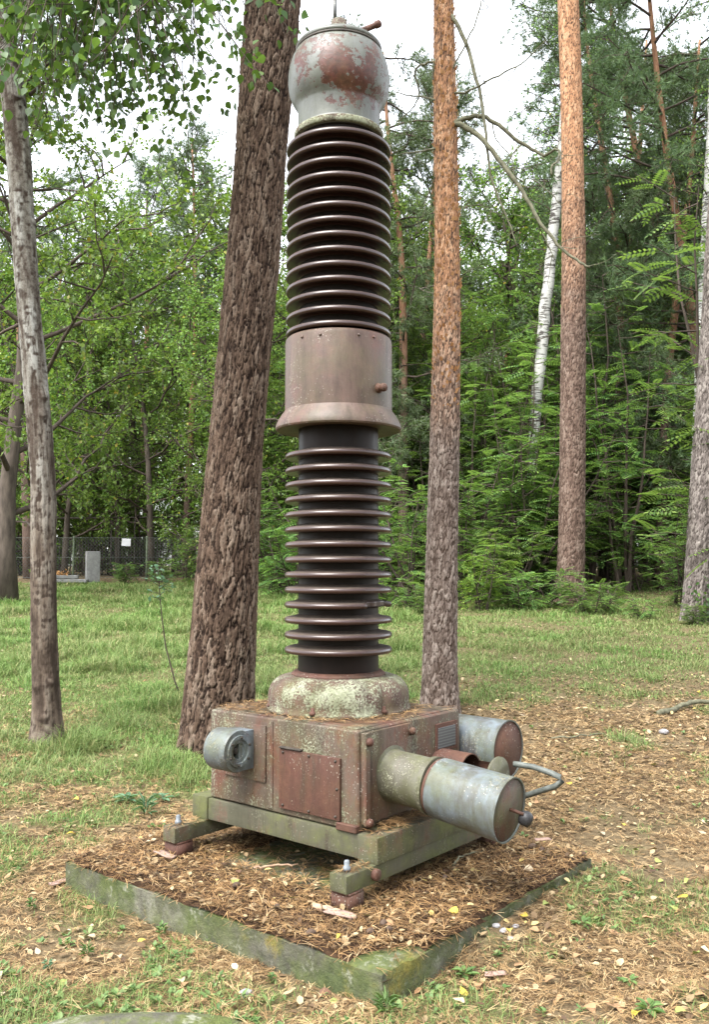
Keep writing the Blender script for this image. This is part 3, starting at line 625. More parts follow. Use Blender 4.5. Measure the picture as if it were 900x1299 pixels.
LEAF = ([(0, 0, 0), (0.42, 0.30, 0.06), (0.78, 0.20, 0.03), (1, 0, -0.05), (0.78, -0.20, 0.03), (0.42, -0.30, 0.06)], [[(0, 3, 2, 1), (0, 5, 4, 3)]])
LEAF_S = ([(0, 0, 0), (0.45, 0.30, 0.07), (1, 0, -0.04), (0.45, -0.30, 0.07)], [[(0, 2, 1), (0, 3, 2)]])
def frond_template(pairs=7):
    v, q = [], []
    v += [(0, -0.006, 0), (0, 0.006, 0), (0.98, 0.003, -0.16), (0.98, -0.003, -0.16)]; q.append((0, 3, 2, 1))
    for i in range(pairs):
        t = 0.14 + 0.80 * i / (pairs - 1); z = -0.16 * t * t; ln = 0.21 * (1 - 0.35 * abs(t - 0.45))
        for s in (-1, 1):
            b = len(v); v += [(t, 0, z), (t + 0.07, s * ln * 0.55, z - 0.005), (t + 0.045, s * ln * 1.1, z - 0.035), (t - 0.045, s * ln * 0.5, z - 0.012)]
            q.append((b, b + 1, b + 2, b + 3) if s > 0 else (b, b + 3, b + 2, b + 1))
    b = len(v); v += [(0.96, 0, -0.15), (1.06, 0.05, -0.18), (1.18, 0, -0.22), (1.06, -0.05, -0.18)]; q.append((b, b + 3, b + 2, b + 1))
    return v, [q]
FROND = frond_template()
def tuft_template(n, seed, w=0.045, spread=0.75):
    rg = np.random.default_rng(seed); v, q = [], []
    for i in range(n):
        d = np.array([1.0, 0, 0]) * rg.uniform(0.2, 1) + rg.normal(size=3) * spread; d /= np.linalg.norm(d); s = np.cross(d, rg.normal(size=3)); s /= np.linalg.norm(s)
        l = rg.uniform(0.7, 1.0); b = len(v); v += [s * w, -s * w, d * l]; q.append((b, b + 1, b + 2))
    return np.array(v), [q]

def crooked(p, d, length, n, rg, wob=0.15, up=0.0):
    pts = [np.array(p, float)]; d = np.array(d, float); d /= np.linalg.norm(d)
    for _ in range(n):
        d = d + rg.normal(size=3) * wob + np.array([0, 0, up]); d /= np.linalg.norm(d); pts.append(pts[-1] + d * length / n)
    return np.array(pts)

def interp_path(p, t):
    k = len(p) - 1; f = min(max(t * k, 0), k - 1e-6); i = int(f); return p[i] * (1 - f + i) + p[i + 1] * (f - i), p[i + 1] - p[i]

def build_broadleaf(name, seed, H, r0, cb, cr, nl, leaf=0.10, nsub=6, ntw=7, nleaf=18, droop=0.0, lean=(0, 0), up=0.12, sub_h=1.0):
    rg = np.random.default_rng(seed); wood = MB(); tr = crooked((0, 0, -0.15), (lean[0], lean[1], 1), H * 0.93, 9, rg, 0.05, 0.05)
    tk = MB(); tk.tube(tr, np.linspace(r0, r0 * 0.12, len(tr)) * np.r_[1.25, np.ones(len(tr) - 1)], 12)
    pos, dr = [], []
    for i in range(nl):
        t = cb + (0.97 - cb) * (i + rg.uniform(0, 0.8)) / nl; a = i * 2.4 + rg.uniform(-0.5, 0.5)
        tt = (t - cb) / (1 - cb); ln = cr * (0.55 + 0.75 * math.sin(math.pi * min(1, 0.22 + 0.75 * tt))) * rg.uniform(0.7, 1.1) * (1 - 0.35 * tt)
        p, _ = interp_path(tr, t); el = 0.15 + 0.75 * tt + rg.uniform(-0.15, 0.2)
        lb = crooked(p, (math.cos(a) * math.cos(el), math.sin(a) * math.cos(el), math.sin(el)), ln, 6, rg, 0.16, up)
        wood.tube(lb, np.linspace(r0 * 0.33, 0.012, 7) * (1 - 0.4 * tt), 5, False)
        for j in range(nsub):
            p, d = interp_path(lb, 0.22 + 0.78 * (j + rg.uniform(0, 1)) / nsub); d = d / np.linalg.norm(d)
            sb = crooked(p, d * 0.8 + rg.normal(size=3) * 0.7, ln * rg.uniform(0.25, 0.45) * sub_h, 4, rg, 0.22, 0.04 - droop); wood.tube(sb, np.linspace(0.022, 0.006, 5), 4, False)
            for k in range(ntw):
                p, d = interp_path(sb, rg.uniform(0.15, 1)); d = d / np.linalg.norm(d)
                tw = crooked(p, d * 0.7 + rg.normal(size=3) * 0.8 - np.array([0, 0, droop]), rg.uniform(0.35, 0.75), 3, rg, 0.25, -droop); wood.tube(tw, np.linspace(0.006, 0.003, 4), 3, False)
                n = rg.integers(int(nleaf * 0.6), int(nleaf * 1.4))
                for q in range(n):
                    pp, dd = interp_path(tw, rg.uniform(0.1, 1.0)); pos.append(pp); dr.append(dd / (np.linalg.norm(dd) + 1e-9))
    pos = np.array(pos) + rg.normal(size=(len(pos), 3)) * 0.05; dr = np.array(dr) * 0.8 + np.array([0, 0, -0.35])
    v, p = scatter(*LEAF_S, pos, rotmats(len(pos), dr, 0.6, rg), rg.uniform(0.65, 1.2, len(pos)) * leaf)
    return tk.mesh(name + '_trunk', True), wood.mesh(name + '_branches', True), mk_mesh(name + '_crown', v, p)

def build_locust(name, seed, H, nstem, spread, nfr, size=0.34, low=0.1):
    rg = np.random.default_rng(seed); wood = MB(); pos, dr = [], []
    for i in range(nstem):
        a = rg.uniform(0, 6.28); b0 = (rg.normal() * 0.12, rg.normal() * 0.12, -0.1)
        st = crooked(b0, (math.cos(a) * spread, math.sin(a) * spread, 1), H * rg.uniform(0.75, 1.1), 8, rg, 0.10, 0.02); wood.tube(st, np.linspace(0.012 + H * 0.006, 0.006, 9), 6, False)
        nb = int(7 + H * 2.2)
        for j in range(nb):
            t = low + (1 - low) * (j + rg.uniform(0, 1)) / nb; p, d = interp_path(st, t); a2 = rg.uniform(0, 6.28)
            br = crooked(p, (math.cos(a2), math.sin(a2), rg.uniform(-0.05, 0.55)), (0.35 + 0.17 * H) * (1.15 - 0.7 * t) * rg.uniform(0.6, 1.2), 4, rg, 0.14, -0.03); wood.tube(br, np.linspace(0.012, 0.004, 5), 4, False)
            for k in range(int(nfr * rg.uniform(0.7, 1.3))):
                p, d = interp_path(br, rg.uniform(0.15, 1)); d = d / np.linalg.norm(d); a3 = rg.uniform(0, 6.28); pos.append(p); dr.append(d * 0.5 + np.array([math.cos(a3), math.sin(a3), rg.uniform(-0.45, 0.25)]))
    pos = np.array(pos); dr = np.array(dr); n = len(pos)
    x = dr / np.linalg.norm(dr, axis=1)[:, None]; h = rg.normal(size=(n, 3)) * 0.28 + np.array([0, 0, 1.0]); y = np.cross(h, x); y /= np.linalg.norm(y, axis=1)[:, None]
    v, p = scatter(*FROND, pos, np.stack([x, y, np.cross(x, y)], -1), rg.uniform(0.7, 1.25, n) * size)
    return wood.mesh(name + '_stems', True), mk_mesh(name + '_foliage', v, p)

def build_pine(name, seed, H, r0, cb, cr, nb, ntuft=5, needle=0.12, nn=12, trunk=True, sag=0.0, width=0.045):
    rg = np.random.default_rng(seed); wood = MB(); tk = MB()
    tr = crooked((0, 0, -0.2), (0, 0, 1), H, 12, rg, 0.025, 0.02)
    if trunk: tk.tube(tr, np.linspace(r0, r0 * 0.2, len(tr)), 12)
    pos, dr = [], []
    for i in range(nb):
        t = cb + (1 - cb) * (i + rg.uniform(0, 0.9)) / nb; tt = (t - cb) / (1 - cb); a = rg.uniform(0, 6.28)
        ln = cr * (0.35 + 0.8 * math.sin(math.pi * (0.18 + 0.72 * tt))) * rg.uniform(0.6, 1.15)
        p, _ = interp_path(tr, t); el = rg.uniform(-0.15, 0.35) + 0.5 * tt - sag
        lb = crooked(p, (math.cos(a) * math.cos(el), math.sin(a) * math.cos(el), math.sin(el)), ln, 6, rg, 0.16, 0.05 - sag * 0.3); wood.tube(lb, np.linspace(0.034, 0.008, 7), 5, False)
        for j in range(11):
            p, d = interp_path(lb, 0.18 + 0.82 * (j + rg.uniform(0, 1)) / 11); d = d / np.linalg.norm(d)
            sb = crooked(p, d * 0.7 + rg.normal(size=3) * 0.7, rg.uniform(0.3, 0.9), 4, rg, 0.22, 0.05 - sag * 0.4); wood.tube(sb, np.linspace(0.014, 0.005, 5), 3, False)
            for k in range(ntuft):
                pp, dd = interp_path(sb, rg.uniform(0.25, 1)); dd = dd / np.linalg.norm(dd)
                pos.append(pp + rg.normal(size=3) * 0.10); dr.append(dd + np.array([0, 0, 0.3 - sag]))
    pos = np.array(pos); M = rotmats(len(pos), np.array(dr), 0.5, rg); vs, ps, off = [], [], 0
    for g in range(4):
        sel = np.arange(len(pos)) % 4 == g; tv, tp = tuft_template(nn, seed * 10 + g, width)
        v, p = scatter(tv, tp, pos[sel], M[sel], rg.uniform(0.8, 1.3, sel.sum()) * needle); vs.append(v); ps.append(p[0] + off); off += len(v)
    return (tk.mesh(name + '_trunk', True) if trunk else None), wood.mesh(name + '_branches', True), mk_mesh(name + '_crown', np.concatenate(vs), [np.concatenate(ps)])

# materials of the wood
b_low = [(0.055, 0.036, 0.028), (0.115, 0.078, 0.061), (0.18, 0.135, 0.11)]
b_org = [(0.15, 0.078, 0.045), (0.30, 0.158, 0.085), (0.40, 0.26, 0.165)]
m_pine_big = bark_mat('pine_bark', [(0.038, 0.024, 0.017), (0.088, 0.059, 0.042), (0.155, 0.118, 0.091)], (0.012, 0.007, 0.005), None)
m_pine_mid = bark_mat('pine_bark_orange_above', [(0.075, 0.056, 0.046), (0.14, 0.108, 0.092), (0.21, 0.175, 0.152)], (0.035, 0.023, 0.017), b_org, (2.6, 4.3))
m_pine_far = bark_mat('pine_bark_orange_high', b_low, (0.028, 0.017, 0.012), b_org, (6.0, 10.5))
m_pine_edge = bark_mat('grey_pine_bark', [(0.06, 0.05, 0.045), (0.13, 0.11, 0.10), (0.22, 0.195, 0.175)], (0.03, 0.024, 0.02), b_org, (9, 13))
m_birch = bark_mat('old_birch_bark', [(0.045, 0.033, 0.025), (0.095, 0.072, 0.055), (0.15, 0.125, 0.10)], (0.035, 0.025, 0.019), [(0.05, 0.037, 0.029), (0.15, 0.14, 0.12), (0.26, 0.26, 0.24)], (1.3, 3.6), 26)
wb = NT('white_birch_bark'); v = wb.co((1, 1, 6)); n = wb.noise(v, 5, 5, 0.65); n2 = wb.noise(wb.co(), 3, 5)
m_wbirch = wb.done(wb.bsdf(wb.mix(wb.ramp(wb.math('ADD', wb.math('MULTIPLY', n, 0.6), wb.math('MULTIPLY', n2, 0.4)), [(0.44, 1.0), (0.50, 0.0)]), (0.30, 0.30, 0.28), (0.035, 0.03, 0.026)), 0.7, 0.2))
fo = NT('far_pine_bark'); v = fo.co((1, 1, 0.3)); n = fo.noise(v, 12, 5, 0.7); sx = fo.n('ShaderNodeSeparateXYZ'); fo.put(sx.inputs[0], fo.co())
mr = fo.n('ShaderNodeMapRange'); fo.put(mr.inputs[0], sx.outputs[2]); mr.inputs[1].default_value = 4.0; mr.inputs[2].default_value = 8.0
m_far_pine = fo.done(fo.bsdf(fo.mix(mr.outputs[0], fo.ramp(n, [(0.3, (0.05, 0.035, 0.028)), (0.7, (0.15, 0.105, 0.085))]), fo.ramp(n, [(0.3, (0.13, 0.068, 0.042)), (0.7, (0.27, 0.15, 0.09))])), 0.9, 0.1, normal=fo.bump(n, 0.7, 0.03)))
m_wood = plain_mat('dark_branch_wood', (0.03, 0.022, 0.017), (0.075, 0.058, 0.045), 14, 0.9, 0.4, stretch=(1, 1, 0.3))
m_dead = plain_mat('mossy_dead_wood', (0.05, 0.05, 0.03), (0.14, 0.135, 0.09), 16, 0.9, 0.4)
m_trunk = plain_mat('dark_trunk_bark', (0.035, 0.028, 0.022), (0.10, 0.08, 0.065), 12, 0.95, 0.6, stretch=(1, 1, 0.25))
l_oak = leaf_mat('oak_leaf', [(0.0, (0.055, 0.11, 0.018)), (0.5, (0.105, 0.18, 0.03)), (0.93, (0.16, 0.245, 0.042)), (1.0, (0.34, 0.26, 0.03))], 0.48, 0.42, 0.35, 0.5)
l_mix = leaf_mat('understory_leaf', [(0.0, (0.065, 0.125, 0.026)), (0.6, (0.125, 0.21, 0.042)), (0.97, (0.19, 0.28, 0.055)), (1.0, (0.33, 0.25, 0.04))], 0.48, 0.45, 0.3, 0.6)
l_loc = leaf_mat('locust_leaf', [(0.0, (0.058, 0.125, 0.036)), (0.6, (0.11, 0.20, 0.052)), (1.0, (0.18, 0.28, 0.065))], 0.48, 0.5, 0.25, 0.6)
l_lime = leaf_mat('pale_locust_leaf', [(0.0, (0.06, 0.15, 0.03)), (0.6, (0.12, 0.24, 0.04)), (1.0, (0.22, 0.33, 0.05))], 0.4, 0.5, 0.25, 0.3)
l_birch = leaf_mat('birch_leaf', [(0.0, (0.016, 0.045, 0.011)), (0.5, (0.034, 0.078, 0.017)), (0.85, (0.06, 0.12, 0.025)), (1.0, (0.11, 0.18, 0.035))], 0.40, 0.42, 0.35)
l_pine = leaf_mat('pine_needles', [(0.0, (0.045, 0.075, 0.036)), (0.6, (0.085, 0.125, 0.06)), (1.0, (0.13, 0.18, 0.085))], 0.25, 0.5, 0.25, 0.4)

# ------------------------------------------------------------------ the trees that stand round the breaker
crown_a = build_pine('pine_top', 5, 7.0, 0.1, 0.15, 2.6, 34, 5, 0.13, 8, False)
def tall_pine(name, base, px_keys, label, mat, seg, fine, plate, depth, top_h, seed, step=0.016, fade=(99, 100), flare=0.12, crown_sc=1.0, cw=(0.04, 0.26)):
    """px_keys: (row, left column, right column) edges of the trunk in the photograph, traced at the trunk's own distance"""
    t = thing(name, base, label, 'tree')
    ks, rs = [], []
    for (py, xl, xr) in px_keys:
        c = at((xl + xr) / 2, py, base[1]); a = at(xl, py, base[1]); b_ = at(xr, py, base[1]); ks.append(c - base); rs.append(abs(b_[0] - a[0]) / 2 - depth * 0.75)
    o = np.argsort([k[2] for k in ks]); ks = [ks[i] for i in o]; rs = [rs[i] for i in o]
    ks = [ks[0] * np.array([1, 1, 0]) + np.array([0, 0, -0.3])] + ks; rs = [rs[0] * 1.05] + rs
    d = ks[-1] - ks[-3]; d = d / d[2] * 0.5; end = ks[-1] + d * (top_h - ks[-1][2]); ks.append(end); rs.append(rs[-1] * 0.45)
    obj('trunk', trunk_mesh(name + '_trunk', ks, rs, step, fine, seg, plate, depth, seed, fade=fade, flare=flare, cw=cw), mat, t)
    for nm, me, mt in (('branches', crown_a[1], m_wood), ('crown', crown_a[2], l_pine)):
        c = obj(nm, me, mt, t); c.location = end - np.array([0, 0, 5.0 * crown_sc]); c.scale = (crown_sc,) * 3; c.rotation_euler = (0, 0, seed)
    return t, ks, rs

bp = ground_hit(277, 947)
big, _, _ = tall_pine('pine_tree', bp, [(945, 231, 323), (890, 233, 321), (800, 243, 324), (700, 252, 328), (600, 262, 331), (500, 272, 338), (400, 281, 347), (300, 291, 356), (200, 299, 362), (100, 305, 372), (0, 313, 380), (-90, 320, 386)],
    'thick leaning pine with deeply furrowed brown bark close behind the breaker', m_pine_big, 220, 7.2, (0.040, 0.24), 0.013, 17, 3, 0.012, flare=0.07)
mp_ = ground_hit(558, 905)
mid, mks, mrs = tall_pine('pine_tree', mp_, [(905, 536, 581), (860, 537, 580), (760, 539, 580), (660, 543, 581), (560, 546, 583), (460, 549, 584), (360, 551, 585), (260, 551, 583), (160, 550, 581), (60, 550, 578), (0, 550, 576), (-90, 550, 574)],
    'straight pine with flaking orange upper bark and a long bare drooping branch', m_pine_mid, 130, 7.9, (0.03, 0.10), 0.010, 17, 11, 0.015, (2.6, 4.5), cw=(0.0, 0.30))
rp = ground_hit(723, 764)
tall_pine('pine_tree', rp, [(764, 705, 741), (700, 709, 742), (600, 711, 743), (500, 712, 743), (400, 713, 743), (300, 714, 743), (200, 713, 741), (100, 711, 739), (0, 708, 735), (-60, 707, 733)],
    'straight reddish pine at the edge of the leafy undergrowth', m_pine_far, 96, 16.5, (0.04, 0.16), 0.015, 24, 23, 0.03, (7, 11), cw=(0.0, 0.24))
ep = ground_hit(886, 788)
tall_pine('pine_tree', ep, [(788, 866, 906), (740, 870, 906), (640, 876, 911), (500, 886, 918), (300, 898, 928), (100, 910, 938), (0, 916, 943)],
    'grey barked pine leaning away with ivy sprouting at its foot', m_pine_edge, 96, 9.0, (0.045, 0.17), 0.018, 22, 29, 0.03, cw=(0.0, 0.24))

# long dead branches of the middle pine and its peeling bark flakes
def px_path(pts, Y, org=(520, 0), k=1 / 3.608, dy=0.0):
    n = len(pts); return np.array([at(org[0] + p[0] * k, org[1] + p[1] * k, Y - dy * i / n) for i, p in enumerate(pts)]) - mp_
db = MB(); rg = np.random.default_rng(4)
Ym = mp_[1] - 0.05
paths = [([(195, 570), (230, 550), (300, 528), (360, 538), (420, 580), (500, 650), (560, 680), (612, 716), (640, 700), (672, 682), (690, 690), (684, 740), (648, 756), (652, 800)], 0.026, 0.007, 0.5),
         ([(195, 565), (230, 572), (290, 592), (350, 650), (420, 740), (480, 820), (540, 910), (590, 1010), (640, 1080), (720, 1160), (780, 1200), (825, 1222)], 0.030, 0.010, 0.9),
         ([(185, 70), (212, 92), (262, 200), (300, 340), (335, 490), (350, 620), (362, 760), (400, 900), (440, 980), (470, 1060), (490, 1125)], 0.024, 0.005, 0.4),
         ([(195, 330), (215, 280), (250, 220), (300, 120), (330, 0), (335, -40)], 0.010, 0.005, 0.3), ([(195, 430), (260, 420), (340, 380), (440, 330), (520, 290), (590, 220), (625, 180)], 0.012, 0.004, 0.6),
         ([(120, 285), (60, 290), (20, 320), (40, 390), (50, 440), (10, 500), (-60, 560)], 0.014, 0.005, -0.3), ([(115, 460), (50, 440), (0, 440), (-70, 420)], 0.012, 0.005, -0.5), ([(120, 680), (50, 695), (-40, 705)], 0.012, 0.005, -0.4), ([(115, 270), (105, 360), (110, 470)], 0.012, 0.008, -0.1),
         ([(525, 655), (470, 700), (440, 770), (420, 820)], 0.008, 0.003, 0.2), ([(380, 560), (390, 630), (430, 680), (470, 720), (480, 800), (490, 830)], 0.007, 0.003, 0.2), ([(560, 820), (620, 860), (670, 910), (700, 950)], 0.007, 0.003, 0.3), ([(610, 1070), (640, 1130), (665, 1190)], 0.007, 0.003, 0.2),
         ([(120, 800), (95, 870), (60, 940)], 0.008, 0.003, -0.2), ([(225, 1160), (260, 1130), (300, 1080), (360, 980), (390, 930)], 0.007, 0.003, 0.3)]
for pts, r0, r1, dy in paths:
    p = px_path(pts, Ym, dy=dy); ts = np.linspace(0, 1, len(p) * 3); q = np.stack([np.interp(ts, np.linspace(0, 1, len(p)), p[:, a]) for a in range(3)], -1); q[1:-1] = (q[:-2] + q[1:-1] + q[2:]) / 3 + rg.normal(size=(len(q) - 2, 3)) * 0.004
    db.tube(q, np.linspace(r0, r1, len(q)), 7)
    for j in range(int(len(q) * 0.35)):
        pp, d = interp_path(q, rg.uniform(0.3, 1)); tw = crooked(pp, rg.normal(size=3) + np.array([0.4, 0, -0.6]), rg.uniform(0.12, 0.45), 4, rg, 0.3); db.tube(tw, np.linspace(0.004, 0.0015, 5), 4, False)
obj('dead_branches', db.mesh('dead_branches', True), m_dead, mid)
n = 900; zz = rg.uniform(3.0, 7.8, n); kz = np.array([k[2] for k in mks]); aa = rg.uniform(0, 6.28, n); rr = np.interp(zz, kz, mrs) + 0.012
pos = np.stack([np.interp(zz, kz, [k[0] for k in mks]) + rr * np.cos(aa), np.interp(zz, kz, [k[1] for k in mks]) + rr * np.sin(aa), zz], -1)
M = np.stack([np.stack([-np.sin(aa), np.cos(aa), 0 * aa], -1), np.stack([0.35 * np.cos(aa), 0.35 * np.sin(aa), 0.93 + 0 * aa], -1), np.stack([np.cos(aa), np.sin(aa), -0.3 + 0 * aa], -1)], -1)
v, p = scatter([(-0.5, -0.6, 0), (0.4, -0.7, 0.1), (0.6, 0.3, 0.25), (-0.2, 0.7, 0.3)], [[(0, 1, 2, 3)]], pos, M, rg.uniform(0.012, 0.035, n))
fl = obj('bark_flakes', mk_mesh('bark_flakes', v, p), leaf_mat('bark_flake', [(0, (0.25, 0.11, 0.05)), (1, (0.5, 0.28, 0.15))], 0.15, 0.8, 0.1), mid); kind(fl, 'stuff')

# the birch on the left with its leaves hanging into the picture
bb = ground_hit(60, 940)
birch = thing('birch_tree', bb, 'slender birch with pale upper bark and leaves hanging over the lawn', 'tree')
ks, rs = [], []
for (py, xl, xr) in [(940, 41, 79), (900, 42, 76), (800, 39, 72), (700, 38, 71), (640, 39, 71), (600, 38, 70), (500, 31, 62), (400, 22, 52), (300, 14, 45), (200, 8, 40), (100, -2, 30), (0, -16, 12), (-90, -30, -4)]:
    c = at((xl + xr) / 2, py, bb[1]); ks.append(c - bb); rs.append((xr - xl) / 2 / FPX * bb[1] - 0.004)
ks = [ks[0] * np.array([1, 1, 0]) + np.array([0, 0, -0.3])] + ks; rs = [rs[0]] + rs
ks.append(ks[-1] + np.array([-0.5, 0.2, 4.5])); rs.append(0.03)
obj('trunk', trunk_mesh('birch_trunk', ks, rs, 0.014, 7.4, 80, depth=0.012, seed=31, mode='smooth', flare=0.15), m_birch, birch)
rg = np.random.default_rng(12); tw = MB(); pos, dr = [], []
for pts in ([(22, 118, 0), (40, 98, -.1), (75, 70, -.2), (140, 63, -.4)], [(38, 120, 0), (60, 100, -.2), (78, 95, -.3)], [(10, 210, 0), (-10, 190, -.2), (-40, 180, -.3)], [(18, 300, 0), (0, 290, 0), (-30, 285, 0)], [(28, 410, 0), (5, 420, 0), (-25, 440, 0)]):
    tw.tube(np.array([at(a, b_, bb[1] + c) for a, b_, c in pts]) - bb, np.linspace(0.018, 0.006, len(pts)), 6)
# main limbs start on the trunk above the picture and sweep right; twigs hang from them
limbs = []
for k in range(11):
    p0 = ks[-2] + (ks[-1] - ks[-2]) * (0.01 + 0.06 * k) if k > 2 else np.array(ks[-3]) * (1 - k * 0.3) + np.array(ks[-2]) * k * 0.3
    a = at(rg.uniform(60, 330), rg.uniform(-150, -40), bb[1] - rg.uniform(0.2, 2.2)) - bb
    m_ = (p0 + a) / 2 + np.array([0, 0, rg.uniform(0.25, 0.6)])
    t_ = np.linspace(0, 1, 9)[:, None]; lb = (1 - t_) ** 2 * p0 + 2 * t_ * (1 - t_) * m_ + t_ ** 2 * a; tw.tube(lb, np.linspace(0.022, 0.006, 9), 6, False); limbs.append(lb)
for k in range(330):
    lb = limbs[rg.integers(len(limbs))]; p, d = interp_path(lb, rg.uniform(0.2, 1)); px = 450 + FPX * (p + bb)[0] / (p + bb)[1]
    if px < 45 and rg.uniform() < 0.8: continue
    lim = np.interp(px, [0, 40, 90, 150, 200, 250, 310, 340], [40, 130, 190, 175, 200, 110, 60, 30]) * rg.uniform(0.55, 1.05)
    zb = at(px, max(lim, -60), (p + bb)[1])[2] - bb[2]; ln = max(0.3, p[2] - zb)
    pth = crooked(p, (rg.normal() * 0.35, rg.normal() * 0.35, -1), ln, 7, rg, 0.13, -0.05); tw.tube(pth, np.linspace(0.007, 0.0022, 8), 4, False)
    for q in range(int(ln * 13)):
        pp, dd = interp_path(pth, rg.uniform(0.08, 1)); pos.append(pp + rg.normal(size=3) * 0.06); dr.append(np.array([rg.normal() * 0.6, rg.normal() * 0.6, -0.9]))
for k in range(60):                              # the rest of the crown, above the picture
    p, _ = interp_path(np.array(ks[-2:]), rg.uniform(0.2, 1)); br = crooked(p, (rg.normal(), rg.normal(), 0.4), rg.uniform(0.8, 2.2), 5, rg, 0.2, -0.08); tw.tube(br, np.linspace(0.012, 0.004, 6), 4, False)
    for q in range(45): pp, dd = interp_path(br, rg.uniform(0.1, 1)); pos.append(pp + rg.normal(size=3) * 0.16); dr.append(np.array([rg.normal() * 0.6, rg.normal() * 0.6, -0.9]))
BLEAF = ([(0, 0, 0), (0.10, 0.25, 0.02), (0.32, 0.42, 0.03), (0.62, 0.30, 0.01), (1, 0, -0.08), (0.62, -0.30, 0.01), (0.32, -0.42, 0.03), (0.10, -0.25, 0.02), (0.45, 0, -0.02)], [[(0, 8, 2, 1), (8, 4, 3, 2), (0, 7, 6, 8), (8, 6, 5, 4)]])
pos = np.array(pos); v, p = scatter(*BLEAF, pos, rotmats(len(pos), np.array(dr), 0.35, rg), rg.uniform(0.055, 0.088, len(pos)))
obj('branches', tw.mesh('birch_twigs', True), m_wood, birch); obj('crown', mk_mesh('birch_crown', v, p), l_birch, birch)

# ------------------------------------------------------------------ wood behind the lawn
alt = {}
def place(name, protos, mats, x, y, rz, sc, label, group, cat='tree'):
    t = thing(name, (x, y, float(gz(x, y)) - 0.02), label, cat, group, rz, sc)
    for nm, me, mt in zip(('trunk', 'branches', 'crown') if len(protos) == 3 else ('stems', 'foliage'), protos, mats):
        if me is not None:
            if me.materials and me.materials[0] != mt:
                me = alt.setdefault((me.name, mt.name), me.copy() if (me.name, mt.name) not in alt else None) ; me.materials[0] = mt
            obj(nm, me, mt, t)
    return t
oakA = build_broadleaf('oak', 101, 11.5, 0.20, 0.16, 3.6, 20, 0.115, 6, 7, 17)
oakB = build_broadleaf('oak_b', 102, 10.0, 0.16, 0.18, 3.0, 17, 0.11, 6, 7, 17)
undA = build_broadleaf('understory', 103, 7.0, 0.075, 0.10, 2.3, 16, 0.085, 6, 6, 20, 0.05)
undB = build_broadleaf('understory_b', 104, 8.5, 0.085, 0.12, 2.4, 17, 0.085, 6, 6, 20, 0.05)
locA = build_locust('locust', 201, 2.1, 6, 0.35, 5); locB = build_locust('locust_b', 202, 3.4, 6, 0.28, 5); locC = build_locust('locust_c', 203, 6.0, 5, 0.16, 6, 0.36, 0.12)
locD = build_locust('locust_d', 204, 1.1, 5, 0.45, 4, 0.30)
pinA = build_pine('pine', 301, 19, 0.19, 0.50, 2.6, 46, 10, 0.18, 14, width=0.04); pinB = build_pine('pine_b', 302, 22, 0.20, 0.58, 2.8, 46, 10, 0.18, 14, width=0.04); pinC = build_pine('pine_c', 303, 16, 0.17, 0.22, 2.8, 62, 10, 0.18, 13, True, 0.25, width=0.04)
MO = (m_trunk, m_wood, l_oak); MU = (m_trunk, m_wood, l_mix); ML = (m_wood, l_loc); MP = (m_far_pine, m_wood, l_pine)

def col_at(px, Y): return (px - 450) / FPX * Y
# trees one can single out
place('oak_tree', oakA, MO, col_at(10, 21), 21, 0.4, 1.15, 'broad green oak with a dark trunk standing behind the birch', None)
place('oak_tree', oakB, MO, col_at(58, 26.0), 26.0, 2.2, 1.0, 'smaller oak with yellow-tinged leaves between the big oak and the far pine', None)
place('pine_tree', pinB, MP, col_at(236, 31.5), 31.5, 1.0, 0.72, 'tall slim pine with a bare orange trunk rising behind the wire fence', None)
place('pine_tree', pinC, MP, col_at(640, 37), 37, 0.6, 1.0, 'bushy pine seen between the orange-topped pine and the reddish pine', None)
place('pine_tree', pinC, MP, col_at(512, 24.5), 24.5, 3.6, 1.0, 'bushy pine half hidden behind the insulator column', None)
place('pine_tree', pinC, MP, col_at(838, 25), 25, 2.0, 1.0, 'shaggy pine with drooping dark branches and orange trunk in the undergrowth', None)
for (px, Y, sc) in [(795, 26.5, 1.2), (868, 28, 1.3), (905, 24.5, 1.15), (775, 33, 1.3)]:
    place('pine_tree', pinC, MP, col_at(px, Y), Y, px * 0.7, sc, 'bushy dark pine whose drooping branches reach high above the locusts', 'bushy dark pines above the locusts')
place('locust_tree', locC, ML, col_at(945, 18.0), 18.0, 2.0, 1.55, 'tall locust tree hanging over the grey barked pine', None)
